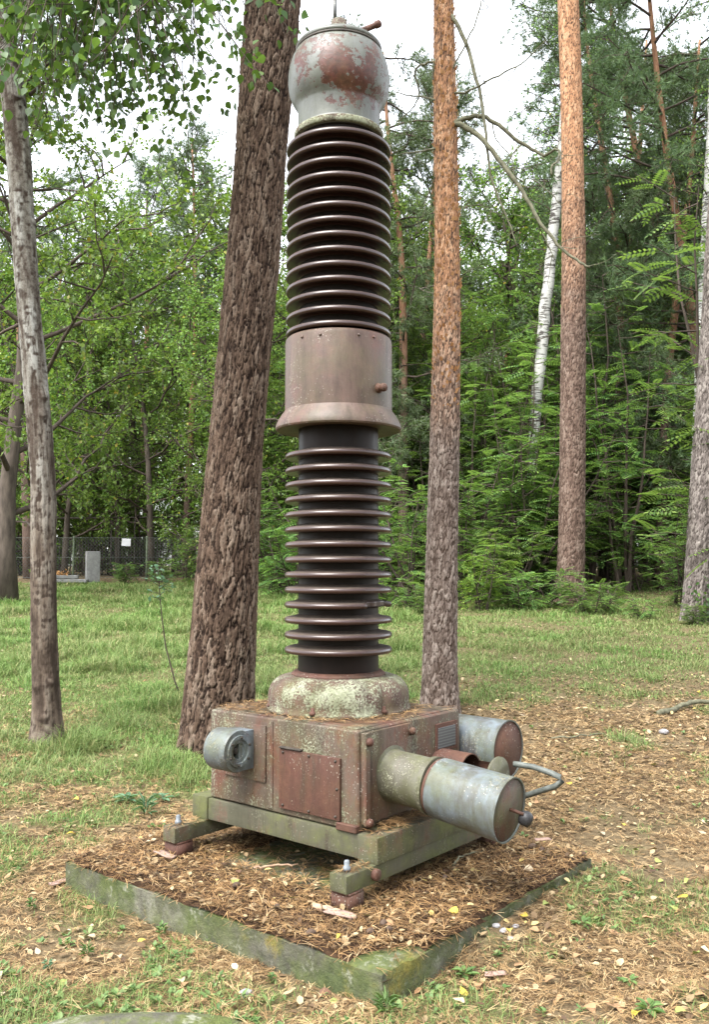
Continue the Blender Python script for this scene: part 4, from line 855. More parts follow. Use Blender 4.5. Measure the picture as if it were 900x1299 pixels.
def white_birch(px_keys, Y, label, seed):
    base = at(px_keys[0][1], px_keys[0][0], Y); base[2] = float(gz(base[0], Y)); t = thing('birch_tree', base, label, 'tree'); rg = np.random.default_rng(seed)
    p = np.array([at(c, r, Y) for r, c, w in px_keys]) - base; p[0, 2] = -0.2; rad = np.array([w / 2 / FPX * Y for r, c, w in px_keys])
    ts = np.linspace(0, 1, 40); q = np.stack([np.interp(ts, np.linspace(0, 1, len(p)), p[:, a]) for a in range(3)], -1); r_ = np.interp(ts, np.linspace(0, 1, len(p)), rad)
    q[1:-1] = (q[:-2] + 2 * q[1:-1] + q[2:]) / 4 + rg.normal(size=(38, 3)) * 0.012
    top = q[-1] + (q[-1] - q[-6]) * 2.4; q = np.vstack([q, np.linspace(q[-1], top, 6)[1:]]); r_ = np.r_[r_, np.linspace(r_[-1], 0.02, 6)[1:]]
    b = MB(); b.tube(q, r_, 16); obj('trunk', b.mesh('white_birch_trunk', True), m_wbirch, t)
    w = MB(); pos, dr = [], []
    for k in range(26):
        pp, d = interp_path(q, rg.uniform(0.55, 1)); br = crooked(pp, (rg.normal(), rg.normal(), 0.5), rg.uniform(0.8, 2.0), 5, rg, 0.2, -0.05); w.tube(br, np.linspace(0.018, 0.004, 6), 4, False)
        for j in range(40): a, dd = interp_path(br, rg.uniform(0.2, 1)); pos.append(a + rg.normal(size=3) * 0.15); dr.append((rg.normal() * 0.5, rg.normal() * 0.5, -0.8))
    v, pl = scatter(*LEAF_S, np.array(pos), rotmats(len(pos), np.array(dr), 0.5, rg), rg.uniform(0.05, 0.09, len(pos)))
    obj('branches', w.mesh('white_birch_branches', True), m_wood, t); obj('crown', mk_mesh('white_birch_crown', v, pl), l_mix, t)
white_birch([(720, 668, 13), (600, 674, 13), (500, 683, 14), (400, 692, 15), (300, 702, 14), (200, 712, 12), (120, 718, 10)], 24.0, 'crooked white birch trunk leaning behind the reddish pine', 3)
white_birch([(740, 880, 14), (600, 884, 14), (500, 889, 15), (400, 893, 15), (300, 897, 14), (200, 902, 12), (100, 906, 11)], 22.5, 'thin white birch half hidden behind the grey barked pine', 4)

rg = np.random.default_rng(88)
def clear_of(x, y, lst, d): return all((x - a) ** 2 + (y - b_) ** 2 > d * d for a, b_ in lst)
used = [(bp[0], bp[1]), (rp[0], rp[1]), (ep[0], ep[1])]
G1, G2, G3, G4 = 'locust shrubs along the wood edge', 'young leafy trees in the undergrowth', 'pines in the wood behind', 'low locust seedlings by the lawn'
# locust shrubs along the edge of the lawn, right of the breaker and towards the fence
for (px, Y, pr, sc, mats) in [(520, 20, locB, 1.0, ML), (590, 21.5, locB, 1.05, ML), (640, 21, locA, 1.0, ML), (700, 22.5, locB, 0.95, ML), (470, 21.5, locB, 1.0, ML), (420, 22, locB, 1.1, ML), (370, 22.5, locA, 1.2, ML), (345, 24, locB, 0.9, ML),
                              (800, 24, locB, 0.85, ML), (770, 26, locC, 0.8, ML), (860, 20, locB, 0.7, ML), (925, 19.5, locB, 0.8, ML), (668, 22.0, locB, 1.35, ML), (684, 22.8, locC, 0.78, ML), (655, 22.6, locC, 0.70, ML), (560, 24, locC, 0.85, ML), (480, 25, locC, 0.95, ML), (640, 26, locC, 0.9, ML), (720, 27, locC, 0.95, ML), (400, 26, locC, 0.9, ML), (870, 26.5, locC, 0.9, ML), (240, 27.6, locB, 0.62, ML), (330, 28, locC, 0.75, ML), (960, 24, locC, 0.8, ML)]:
    place('locust_shrub', pr, mats, col_at(px, Y), Y, rg.uniform(0, 6.28), sc, 'leafy locust shrub with feathery green leaves at the edge of the wood', G1, 'shrub')
place('locust_shrub', locA, (m_wood, l_lime), col_at(606, 19.2), 19.2, 1.2, 0.85, 'locust shrub with bright yellow-green leaves beside the orange-topped pine', None, 'shrub')
for (px, Y, sc) in [(745, 18.6, 0.8), (690, 19.6, 1.0), (815, 17.5, 0.5), (655, 19.4, 0.9), (160, 27.3, 0.7), (205, 27.6, 0.8), (880, 16.6, 0.45), (770, 19.0, 0.7), (500, 19, 0.9), (540, 18.6, 0.7)]:
    place('locust_seedling', locD, ML, col_at(px, Y), Y, rg.uniform(0, 6.28), sc, 'low locust seedling in the grass before the shrubs', G4, 'shrub')
# bigger locust trees between and behind the shrubs
for (px, Y, sc) in [(545, 25, 1.3), (615, 24, 1.15), (655, 23, 1.05), (690, 25, 1.35), (745, 25.5, 1.45), (790, 23.5, 1.15), (880, 24, 1.2), (930, 26, 1.4), (500, 27, 1.5), (440, 27, 1.5), (380, 28, 1.4), (830, 28, 1.6), (320, 29, 1.3), (290, 31, 1.2)]:
    place('locust_tree', locC, ML, col_at(px, Y), Y, rg.uniform(0, 6.28), sc, 'tall locust tree with feathery leaves rising behind the shrubs at the wood edge', 'locust trees at the wood edge')
# young broadleaved trees, several ranks
ranks = ((27.5, 16, (undA, undB), 0.95, 1.35, 'slim young leafy tree just behind the locusts'), (32, 20, (undA, undB), 1.15, 1.6, 'tall young leafy tree in the middle of the wood'), (40, 22, (undB, oakB), 1.2, 1.7, 'leafy tree deeper in the wood'), (52, 24, (oakA, oakB, undB), 1.2, 1.7, 'far leafy tree at the back of the wood'), (72, 30, (undA, oakB, undB), 1.2, 1.8, 'faint leafy tree at the farthest back of the wood'))
for Y0, n, protos, smin, smax, what in ranks:
    for k in range(n):
        px = -120 + 1140 * (k + rg.uniform(0.1, 0.9)) / n; Y = Y0 + rg.uniform(-2.2, 2.8); x = col_at(px, Y)
        if Y0 < 30 and px < 230: Y += 6; x = col_at(px, Y)
        if abs(px - 237) < 30 and Y < 41: continue
        sc = rg.uniform(smin, smax) * (0.95 if 560 < px < 680 else 1.25 if px > 480 else 1.08)
        where = 'beyond the wire fence' if px < 250 else ('behind the breaker column' if px < 560 else 'beyond the reddish pine')
        place('young_tree', protos[k % len(protos)], MU, x, Y, rg.uniform(0, 6.28), sc, f'{what}, {where}', f'{what}, {where}')
# low growth that closes the view under the crowns
for Y0, n in ((34, 13), (46, 16), (62, 20)):
    for k in range(n):
        px = -120 + 1140 * (k + rg.uniform(0.1, 0.9)) / n; Y = Y0 + rg.uniform(-1.5, 3)
        where = 'beyond the wire fence' if px < 250 else ('behind the breaker column' if px < 560 else 'beyond the reddish pine')
        place('locust_shrub', (locB, locA)[k % 2], ML, col_at(px, Y), Y, rg.uniform(0, 6.28), rg.uniform(1.0, 1.5) * (1 if k % 2 == 0 else 1.5), f'shaded locust shrub on the floor of the wood {where}', f'shaded shrubs in the wood {where}', 'shrub')
# the wood goes on behind the camera
for k in range(13):
    a_ = R(205) + R(130) * (k + rg.uniform(0.1, 0.9)) / 13; d_ = rg.uniform(13, 19); x, Y = d_ * math.cos(a_) * 1.15, d_ * math.sin(a_)
    place('young_tree', (undA, oakB, undB)[k % 3], MU, x, Y, rg.uniform(0, 6.28), rg.uniform(0.9, 1.2), 'leafy tree of the wood on the near side of the clearing', 'trees on the near side of the clearing')
for k in range(16):
    a_ = R(195) + R(150) * (k + rg.uniform(0.1, 0.9)) / 16; d_ = rg.uniform(20, 27); x, Y = d_ * math.cos(a_) * 1.15, d_ * math.sin(a_)
    place('young_tree', (undA, oakB, undB)[k % 3], MU, x, Y, rg.uniform(0, 6.28), rg.uniform(1.2, 1.6), 'tall leafy tree of the wood on the near side of the clearing', 'tall trees on the near side of the clearing')
# pines further back
for Y0, n in ((31, 4), (40, 6), (52, 10), (68, 18), (90, 22)):
    for k in range(n):
        px = -100 + 1100 * (k + rg.uniform(0.05, 0.95)) / n; Y = Y0 + rg.uniform(-4, 5); x = col_at(px, Y)
        if abs(px - 240) < 50 and Y < 60: continue
        if 560 < px < 700 and Y < 60: continue
        place('pine_tree', (pinA, pinB, pinC)[int(rg.integers(3)) if Y > 34 else 2 * int(rg.integers(2))], MP, x, Y, rg.uniform(0, 6.28), rg.uniform(0.85, 1.12), *[('slender pine ' + ('not far behind the locusts' if Y < 37 else 'in the middle of the wood' if Y < 60 else 'far back in the wood') + (', beyond the wire fence' if px < 250 else ', behind the breaker column' if px < 560 else ', beyond the reddish pine'))] * 2)
# ------------------------------------------------------------------ ground cover
def frustum_points(n, y0, y1, rg, power=1.0, margin=0.7):
    y = y0 * (y1 / y0) ** (rg.uniform(0, 1, n) ** power); x = rg.uniform(-1, 1, n) * (0.40 * y + margin); return x, y
def off_slab(x, y, m=0.0):
    lx, ly = to_slab(x, y); return (np.abs(lx) > SA + m) | (np.abs(ly) > SB + m)
def blades(x, y, z, h, w, rg, lean=0.5, curl=0.6):
    n = len(x); yaw = rg.uniform(0, 2 * np.pi, n); d = np.stack([np.cos(yaw), np.sin(yaw), 0 * yaw], -1); s = np.stack([-np.sin(yaw), np.cos(yaw), 0 * yaw], -1)
    l = np.abs(rg.normal(0, lean, n)); c = rg.uniform(0.2, 1, n) * curl; p = np.stack([x, y, z], -1); up = np.array([0, 0, 1.0])
    def pt(t): return p + (h * t)[:, None] * (up * (np.cos(l) * (1 - 0.35 * c * t * t))[:, None] + d * (np.sin(l) + c * t * t * 0.9)[:, None])
    a, b_, e = pt(np.zeros(n)), pt(np.full(n, 0.55)), pt(np.ones(n)); ws = (w / 2)[:, None] * s
    v = np.stack([a - ws, a + ws, b_ + ws * 0.8, b_ - ws * 0.8, e], 1).reshape(-1, 3); o = (np.arange(n) * 5)[:, None]
    return v, [o + np.array([[0, 1, 2, 3]]), o + np.array([[3, 2, 4]])]

gm = NT('grass_blade'); gn = gm.noise(gm.co(), 0.9, 4, 0.6); gi = gm.island()
gc = gm.mix(gm.ramp(gn, [(0.38, 0.0), (0.62, 1.0)]), gm.ramp(gi, [(0.0, (0.075, 0.15, 0.032)), (0.6, (0.135, 0.225, 0.055)), (0.93, (0.20, 0.275, 0.085)), (1.0, (0.30, 0.26, 0.13))]), gm.ramp(gi, [(0.0, (0.09, 0.135, 0.038)), (0.55, (0.16, 0.205, 0.068)), (0.85, (0.225, 0.24, 0.095)), (1.0, (0.34, 0.28, 0.15))]))
gt = gm.n('ShaderNodeBsdfTranslucent', Color=gc); gx_ = gm.n('ShaderNodeMixShader'); gx_.inputs[0].default_value = 0.35; gm.put(gx_.inputs[1], gm.bsdf(gc, 0.5, 0.25)); gm.put(gx_.inputs[2], gt.outputs[0]); m_grass = gm.done(gx_.outputs[0])
rg = np.random.default_rng(55)
N = 560000; x, y = frustum_points(N, 2.6, 29.5, rg, 0.66)
g = grass_amount(x, y); keep = (rg.uniform(0, 1, N) < g * np.where(y > 6.5, 1.0, 0.75)) & off_slab(x, y, 0.01); x, y, g = x[keep], y[keep], g[keep]
tall = np.where(y > 6.5, 0.055 + 0.17 * sstep(0.3, 1.0, g) * sstep(0.30, 0.70, fbm(x * 1.3, y * 1.3, None, 3, 71)) * (0.6 + 0.8 * fbm(x * 4, y * 4, None, 2, 77)), 0.03 + 0.045 * g)
h = tall * rg.uniform(0.5, 1.35, len(x)); w = np.maximum(0.003, 0.0007 * y) * rg.uniform(0.7, 1.3, len(x))
v, p = blades(x, y, gz(x, y) - 0.004, h, w, rg, 0.8, 1.1)
kind(obj('grass', mk_mesh('grass', v, p), m_grass), 'stuff')
print('grass', len(x))

# small broad-leaved ground plants between the litter
n = 9000; x, y = frustum_points(n, 2.7, 9, rg, 0.9); g = grass_amount(x, y); k = (rg.uniform(0, 1, n) < 0.05 + 0.55 * g) & off_slab(x, y, 0.01) & (fbm(x * 3, y * 3, None, 3, 131) > 0.44); x, y = x[k], y[k]
m_ = 7; a = rg.uniform(0, 6.28, (len(x), m_)); el = rg.uniform(0.1, 0.9, (len(x), m_)); dx = np.stack([np.cos(a) * np.cos(el), np.sin(a) * np.cos(el), np.sin(el)], -1).reshape(-1, 3); dy_ = np.stack([-np.sin(a), np.cos(a), 0 * a], -1).reshape(-1, 3)
ps = np.repeat(np.stack([x, y, gz(x, y) + 0.004], -1), m_, 0) + np.c_[rg.normal(0, 0.008, (len(dx), 2)), rg.uniform(0, 0.014, len(dx))]
v, p = scatter(*LEAF, ps, np.stack([dx, dy_, np.cross(dx, dy_)], -1), np.repeat(rg.uniform(0.012, 0.034, len(x)), m_) * rg.uniform(0.7, 1.2, len(dx)))
kind(obj('ground_plants', mk_mesh('ground_plants', v, p), leaf_mat('ground_plant_leaf', [(0, (0.06, 0.115, 0.035)), (0.6, (0.11, 0.175, 0.06)), (1, (0.17, 0.23, 0.08))], 0.3)), 'stuff')
# brown humus and needles lying on the plinth
NEEDLE = ([(0, -0.5, 0), (0, 0.5, 0), (0.5, 0.5 + 2.2, 0.06), (0.5, -0.5 + 2.2, 0.06), (1, 0.3 + 7, 0.02), (1, -0.3 + 7, 0.02), (0.5, 0.5 - 2.2, 0.05), (0.5, -0.5 - 2.2, 0.05), (1, 0.3 - 7, 0.0), (1, -0.3 - 7, 0.0)],
          [[(0, 1, 2, 3), (3, 2, 4, 5), (0, 1, 6, 7), (7, 6, 8, 9)]])
def flat_frames(n, rg, tilt=0.12):
    a = rg.uniform(0, 2 * np.pi, n); x = np.stack([np.cos(a), np.sin(a), rg.normal(0, tilt, n)], -1); x /= np.linalg.norm(x, axis=1)[:, None]
    h = np.stack([rg.normal(0, tilt, n), rg.normal(0, tilt, n), np.ones(n)], -1); y = np.cross(h, x); y /= np.linalg.norm(y, axis=1)[:, None]
    return np.stack([x, y, np.cross(x, y)], -1)
def needles(x, y, z, rg, wmul=1.0, tilt=0.12):
    tv = np.array(NEEDLE[0], float); n = len(x); M = flat_frames(n, rg, tilt); ln = rg.uniform(0.04, 0.075, n); dep = np.maximum(1.0, y / 4.0)
    M2 = M.copy(); M2[:, :, 1] *= (rg.uniform(0.0016, 0.0026, n) * dep * wmul / ln)[:, None]     # blade width independent of length
    return scatter(tv, NEEDLE[1], np.stack([x, y, z], -1), M2, ln)
m_needle = leaf_mat('dry_pine_needle', [(0.0, (0.035, 0.020, 0.012)), (0.35, (0.12, 0.072, 0.034)), (0.7, (0.28, 0.178, 0.082)), (1.0, (0.44, 0.33, 0.18))], 0.0, 0.7, 0.15)
def litter_mask(lx, ly):
    n = fbm(lx * 4 + 9, ly * 4, None, 3, 91) - 0.5
    e = np.minimum(SA - np.abs(lx), SB - np.abs(ly)) + n * 0.05
    m = sstep(-0.012, 0.03, e)
    corner = np.hypot((lx + SA) / 1.35, (ly + SB) / 0.75); m = m * sstep(0.17, 0.27, corner + n * 0.12)
    under = sstep(0.50, 0.30, np.abs(lx - 0.02)) * sstep(0.52, 0.35, np.abs(ly)); return m * (1 - 0.85 * under)
lx, ly = np.meshgrid(np.linspace(-SA + .01, SA - .01, 90), np.linspace(-SB + .01, SB - .01, 104)); lm = litter_mask(lx, ly)
lz = ST - 0.03 + 0.045 * lm + (fbm(lx * 9, ly * 9, None, 3, 95) - 0.5) * 0.024
wx = SX + lx * math.cos(T) - ly * math.sin(T); wy = SY + lx * math.sin(T) + ly * math.cos(T)
ii = np.arange(103)[:, None] * 90 + np.arange(89)[None]
hm = NT('needle_humus'); vv = hm.co(); n1 = hm.noise(vv, 25, 8, 0.75); n2 = hm.noise(vv, 110, 4, 0.7)
hm = hm.done(hm.bsdf(hm.ramp(hm.math('ADD', hm.math('MULTIPLY', n1, 0.5), hm.math('MULTIPLY', n2, 0.5)), [(0.35, (0.014, 0.009, 0.006)), (0.52, (0.045, 0.026, 0.015)), (0.7, (0.13, 0.078, 0.042))]), 0.95, 0.1, normal=hm.bump(n1, 0.9, 0.02)))
kind(obj('humus', mk_mesh('humus', np.stack([wx, wy, lz], -1).reshape(-1, 3), [np.stack([ii, ii + 1, ii + 91, ii + 90], -1).reshape(-1, 4)], True), hm), 'stuff')
n = 21000; lx = rg.uniform(-SA, SA, n); ly = rg.uniform(-SB, SB, n); m = litter_mask(lx, ly); k = rg.uniform(0, 1, n) < m * 0.97 + 0.035; lx, ly, m = lx[k], ly[k], m[k]
wx = SX + lx * math.cos(T) - ly * math.sin(T); wy = SY + lx * math.sin(T) + ly * math.cos(T)
v1, p1 = needles(wx, wy, ST + 0.006 + 0.018 * m * rg.uniform(0.3, 1.6, len(m)), rg, 1.15, 0.2)
# needles over the rest of the ground
n = 190000; x, y = frustum_points(n, 2.6, 11.5, rg, 0.8); g = grass_amount(x, y)
k = (rg.uniform(0, 1, n) < np.clip(1.05 - 0.85 * g, 0.08, 1) * sstep(11.5, 8.5, y) * (0.15 + 0.85 * sstep(0.36, 0.62, fbm(x * 1.9, y * 1.9, None, 4, 99) + 0.04))) & off_slab(x, y, 0.0)
x, y = x[k], y[k]; v2, p2 = needles(x, y, gz(x, y) + rg.uniform(0.001, 0.016, len(x)), rg, 0.85, 0.16)
m_needle_dark = leaf_mat('darker_pine_needle', [(0.0, (0.020, 0.012, 0.008)), (0.3, (0.075, 0.042, 0.020)), (0.65, (0.20, 0.115, 0.05)), (0.9, (0.30, 0.19, 0.085)), (1.0, (0.38, 0.28, 0.16))], 0.0, 0.65, 0.2)  # darker, more orange needle tones for the plinth and the breaker
kind(obj('needle_litter', mk_mesh('needle_litter', v1, p1), m_needle_dark), 'stuff'); kind(obj('needle_litter', mk_mesh('needle_litter', v2, p2), m_needle), 'stuff')
# needles caught on the housing and the beams
def on_breaker(lx, ly, lz):
    c, s_ = math.cos(T), math.sin(T); return MX + lx * c - ly * s_, MY + lx * s_ + ly * c, lz
q = []
n = 5200; lx = rg.uniform(-0.41, 0.41, n); ly = rg.uniform(-0.49, 0.49, n); rr = np.hypot(lx - OX, ly - OY)
k = (rr > 0.385) & (rg.uniform(0, 1, n) < 0.10 + 0.75 * np.exp(-((rr - 0.39) / 0.05) ** 2) + 0.75 * sstep(0.0, 0.25, lx) * (ly > 0.1) + 0.4 * sstep(0.1, 0.4, ly)); q.append((lx[k], ly[k], np.full(k.sum(), ZT + 0.009) + rg.uniform(0, 0.008, k.sum())))
n = 260; q.append((rg.uniform(-0.42, 0.48, n), -rg.uniform(0.515, 0.61, n), np.full(n, 0.402) + rg.uniform(0, 0.012, n)))
n = 420; q.append((rg.uniform(-0.3, 0.4, n), -rg.uniform(0.47, 0.57, n), np.full(n, 0.402) + rg.uniform(0, 0.02, n)))
n = 60; q.append((rg.uniform(-0.62, -0.46, n), -rg.uniform(0.53, 0.60, n), np.full(n, 0.284) + rg.uniform(0, 0.006, n)))
n = 60; q.append((rg.uniform(-0.62, -0.46, n), rg.uniform(0.53, 0.60, n), np.full(n, 0.284) + rg.uniform(0, 0.006, n)))
lx, ly, lz = [np.concatenate(a) for a in zip(*q)]; wx, wy, wz = on_breaker(lx, ly, lz)
v, p = needles(wx, wy, wz, rg, 0.9, 0.06); kind(obj('fallen_needles', mk_mesh('fallen_needles', v, p), m_needle_dark), 'stuff')

# small leaf litter nobody could count
m_bits = leaf_mat('leaf_litter', [(0.0, (0.06, 0.037, 0.025)), (0.35, (0.15, 0.102, 0.056)), (0.68, (0.25, 0.185, 0.105)), (0.90, (0.35, 0.28, 0.17)), (0.97, (0.38, 0.30, 0.10)), (1.0, (0.42, 0.37, 0.26))], 0.1, 0.7, 0.15)
CURL = ([(0, 0, 0), (0.35, 0.30, 0.12), (0.75, 0.22, 0.10), (1, 0.02, 0.06), (0.72, -0.25, 0.13), (0.33, -0.28, 0.09), (0.5, 0, 0.0)], [[(0, 6, 2, 1), (6, 3, 2, 2), (0, 5, 4, 6), (6, 4, 3, 3)]])
CURL = (CURL[0], [[(0, 6, 2, 1), (0, 5, 4, 6)], [(6, 3, 2), (6, 4, 3)]])
n = 46000; x, y = frustum_points(n, 2.7, 17, rg, 0.75); g = grass_amount(x, y)
right = sstep(-0.3, 1.2, x) * sstep(5.0, 7.0, y); dens = np.clip(0.22 + 0.6 * right + 0.5 * sstep(0.5, 0.65, fbm(x * 2, y * 2, None, 3, 111)) - 0.65 * g, 0.07, 1) * np.where(y > 11, 0.35, 1)
k = (rg.uniform(0, 1, n) < dens) & off_slab(x, y, 0.0); x, y = x[k], y[k]
v1, p1 = scatter(*CURL, np.stack([x, y, gz(x, y) + rg.uniform(0.002, 0.016, len(x))], -1), flat_frames(len(x), rg, 0.28), 0.014 + 0.034 * rg.uniform(0, 1, len(x)) ** 1.8 * np.where(y > 7, 1.35, 1))
n = 1500; lx = rg.uniform(-SA, SA, n); ly = rg.uniform(-SB, SB, n); k = rg.uniform(0, 1, n) < litter_mask(lx, ly) + 0.05; lx, ly = lx[k], ly[k]
wx = SX + lx * math.cos(T) - ly * math.sin(T); wy = SY + lx * math.sin(T) + ly * math.cos(T)
v2, p2 = scatter(*CURL, np.stack([wx, wy, ST + 0.022 + rg.uniform(0, 0.014, len(wx))], -1), flat_frames(len(wx), rg, 0.25), rg.uniform(0.015, 0.04, len(wx)))
kind(obj('leaf_litter', mk_mesh('leaf_litter', np.concatenate([v1, v2]), [np.concatenate([a, b_ + len(v1)]) for a, b_ in zip(p1, p2)]), m_bits), 'stuff')

# single fallen leaves large enough to pick out
lcols = {'yellow': ((0.38, 0.28, 0.05), 'bright yellow'), 'tan': ((0.27, 0.16, 0.085), 'curled tan brown'), 'pale': ((0.33, 0.265, 0.18), 'bleached pale'), 'olive': ((0.20, 0.23, 0.07), 'dull olive green'), 'dark': ((0.10, 0.055, 0.035), 'dark brown')}
lmats = {k: leaf_mat('fallen_leaf_' + k, [(0, tuple(c * 0.85 for c in col)), (1, tuple(min(1, c * 1.1) for c in col))], 0.1, 0.6, 0.2) for k, (col, _) in lcols.items()}
lmesh = {}
for k in lcols:
    for j in range(3):
        tv = np.array(BLEAF[0], float); tv[:, 2] += (0.35 * (tv[:, 1]) ** 2 * (1 + j) + 0.15 * np.sin(tv[:, 0] * 3 + j)) * (1 if j != 1 else -0.4) + (0.08 if j == 1 else 0); tv[:, 1] *= (1.0, 0.75, 0.6)[j]
        me = mk_mesh('fallen_leaf', tv, BLEAF[1]); me.materials.append(lmats[k]); lmesh[k, j] = me
spots = []
n = 0
while n < 210:
    px, py = rg.uniform(-10, 910), rg.uniform(800, 1295)
    on_slab = False
    r_ = ray(px, py); t_ = (ST + 0.03 - EYE) / r_[2]; P = r_ * t_; a, b_ = to_slab(P[0], P[1])
    if abs(a) < SA - 0.04 and abs(b_) < SB - 0.04:
        if abs(a) < 0.5 and abs(b_) < 0.62 or rg.uniform() < 0.45: continue
        pos = np.array([P[0], P[1], ST + 0.034]); on_slab = True
    else:
        pos = ground_hit(px, py)
        if not off_slab(pos[0], pos[1], 0.02) or grass_amount(pos[0], pos[1]) > 0.85 and rg.uniform() < 0.7: continue
        pos[2] += 0.016
    c = list(lcols)[int(rg.choice(5, p=[0.2, 0.34, 0.26, 0.1, 0.1]))]
    o = bpy.data.objects.new('fallen_leaf', lmesh[c, int(rg.integers(3))]); C.objects.link(o); o.location = pos; o.rotation_euler = (rg.normal() * 0.2, rg.normal() * 0.2, rg.uniform(0, 6.28))
    s_ = rg.uniform(0.035, 0.062) * (1.0 if pos[1] < 6 else 1.25); o.scale = (s_,) * 3
    where = 'lying on the needles of the concrete plinth' if on_slab else ('lying on the ground litter round the plinth' if pos[1] < 6.5 else 'lying in the grass beyond the breaker')
    tag(o, f'{lcols[c][1]} fallen leaf {where}', 'leaf', f'{lcols[c][1]} leaves {where}'); n += 1

# pine cones on the plinth
b = MB(); th = np.arange(22) * 2 * np.pi / 22; zz = np.linspace(0, 1, 20); rr = 0.34 * np.sin(np.pi * (0.10 + 0.86 * zz)) ** 0.8
TH, Z = np.meshgrid(th, zz); Rr = rr[:, None] * (1 + 0.22 * np.sin(TH * 8 + Z * 34) * np.sin(Z * 40 - TH * 5)); v = np.stack([Z - 0.5, Rr * np.cos(TH), Rr * np.sin(TH)], -1).reshape(-1, 3)
i = np.arange(19)[:, None] * 22; j = np.arange(22)[None]; q = np.stack([i + j, i + (j + 1) % 22, i + 22 + (j + 1) % 22, i + 22 + j], -1).reshape(-1, 4)
cone = mk_mesh('pine_cone', v, [q, ], False); cone.materials.append(plain_mat('cone_scale', (0.03, 0.02, 0.014), (0.11, 0.075, 0.055), 40, 0.85))
for (px, py) in [(487, 1168), (494, 1176), (470, 1179), (676, 1071), (688, 1075), (565, 1110), (300, 1120), (395, 1180), (352, 1147)]:
    r_ = ray(px, py); P = r_ * ((ST + 0.045 - EYE) / r_[2]); o = bpy.data.objects.new('pine_cone', cone); C.objects.link(o); o.location = (P[0], P[1], ST + 0.036); s_ = rg.uniform(0.03, 0.042); o.scale = (s_,) * 3; o.rotation_euler = (0, rg.normal() * 0.3, rg.uniform(0, 6.28))
    tag(o, 'small dark pine cone lying on the needle-covered plinth', 'pine cone', 'pine cones on the plinth')

# bits of bark and sticks
def stick(name, pts, r0, r1, mat, label, cat, sides=8, jit=0.004):
    p = np.array(pts); o0 = p[0].copy(); ts = np.linspace(0, 1, 14); q = np.stack([np.interp(ts, np.linspace(0, 1, len(p)), p[:, a]) for a in range(3)], -1) + np.r_[np.zeros((1, 3)), rg.normal(size=(13, 3)) * jit]
    b = MB(); b.tube(q - o0, np.linspace(r0, r1, 14) * rg.uniform(0.85, 1.15, 14), sides); o = obj(name, b.mesh(name, True), mat); o.location = o0; return tag(o, label, cat)
def on_ground(px, py, dz=0.012): p = ground_hit(px, py); p[2] += dz; return p
def on_plinth(px, py, dz=0.03): r_ = ray(px, py); P = r_ * ((ST + dz - EYE) / r_[2]); return np.array([P[0], P[1], ST + dz])
m_tanwood = plain_mat('bare_tan_wood', (0.16, 0.10, 0.065), (0.36, 0.25, 0.17), 30, 0.85, stretch=(1, 1, 1))
stick('broken_stick', [on_plinth(397, 1150), on_plinth(420, 1153, 0.036), on_plinth(450, 1164)], 0.016, 0.009, m_tanwood, 'pale broken stick in front of the skid foot near the plinth corner', 'stick')
stick('broken_stick', [on_plinth(322, 1101), on_plinth(350, 1097, 0.035), on_plinth(378, 1098)], 0.006, 0.004, m_tanwood, 'thin pale stick under the edge of the housing', 'stick')
stick('broken_stick', [on_plinth(575, 1098), on_plinth(590, 1085, 0.04), on_plinth(612, 1080)], 0.006, 0.004, m_dead, 'grey twig beside the long beam under the drum', 'stick')
stick('fallen_branch', [on_ground(835, 908, 0.02), on_ground(858, 904, 0.04), on_ground(880, 898, 0.05), on_ground(915, 895, 0.04)], 0.028, 0.02, m_dead, 'mossy fallen branch lying on the leaf litter', 'branch')
stick('fallen_branch', [on_ground(700, 941, 0.02), on_ground(735, 939, 0.03), on_ground(768, 935, 0.02)], 0.008, 0.005, m_dead, 'thin grey fallen branch in the grass beyond the drums', 'branch')
def bark_piece(px, py, s, rz, label, slab_=True):
    P = on_plinth(px, py, 0.035) if slab_ else on_ground(px, py, 0.016); u = np.linspace(-1, 1, 9); w_ = np.linspace(-1, 1, 5); U, W = np.meshgrid(u, w_); e = 1 - 0.25 * fbm(U * 3 + px, W * 3, None, 2, 5)
    v = np.stack([U * e, W * 0.32 * e, 0.10 * W * W + 0.06 * np.sin(U * 2)], -1).reshape(-1, 3); lo = v - np.array([0, 0, 0.09]); i = np.arange(4)[:, None] * 9 + np.arange(8)[None]; q = np.stack([i, i + 1, i + 10, i + 9], -1).reshape(-1, 4)
    ring = list(range(0, 9)) + list(range(17, 45, 9)) + list(range(43, 35, -1)) + list(range(27, 0, -9)); side = [(ring[(k + 1) % len(ring)], ring[k], ring[k] + 45, ring[(k + 1) % len(ring)] + 45) for k in range(len(ring))]
    o = obj('bark_piece', mk_mesh('bark_piece', np.concatenate([v, lo]), [np.concatenate([q, q[:, ::-1] + 45, side])]), m_barkp); o.location = P; o.scale = (s,) * 3; o.rotation_euler = (0.1, 0.1, rz); tag(o, label, 'bark')
m_barkp = plain_mat('bark_chip', (0.14, 0.085, 0.065), (0.34, 0.24, 0.20), 25, 0.85)
bark_piece(208, 1084, 0.085, 2.3, 'pink-grey bark piece leaning by the skid foot under the round port')
bark_piece(690, 1065, 0.05, 0.3, 'grey bark piece on the litter beside the rubber knob'); bark_piece(430, 1159, 0.075, -0.5, 'tan bark piece lying at the foot near the plinth corner')
bark_piece(76, 1127, 0.06, 0.9, 'grey bark piece outside the plinth edge by the moss', False); bark_piece(630, 1250, 0.05, 0.2, 'brown bark piece among the leaves beside the plinth corner', False)
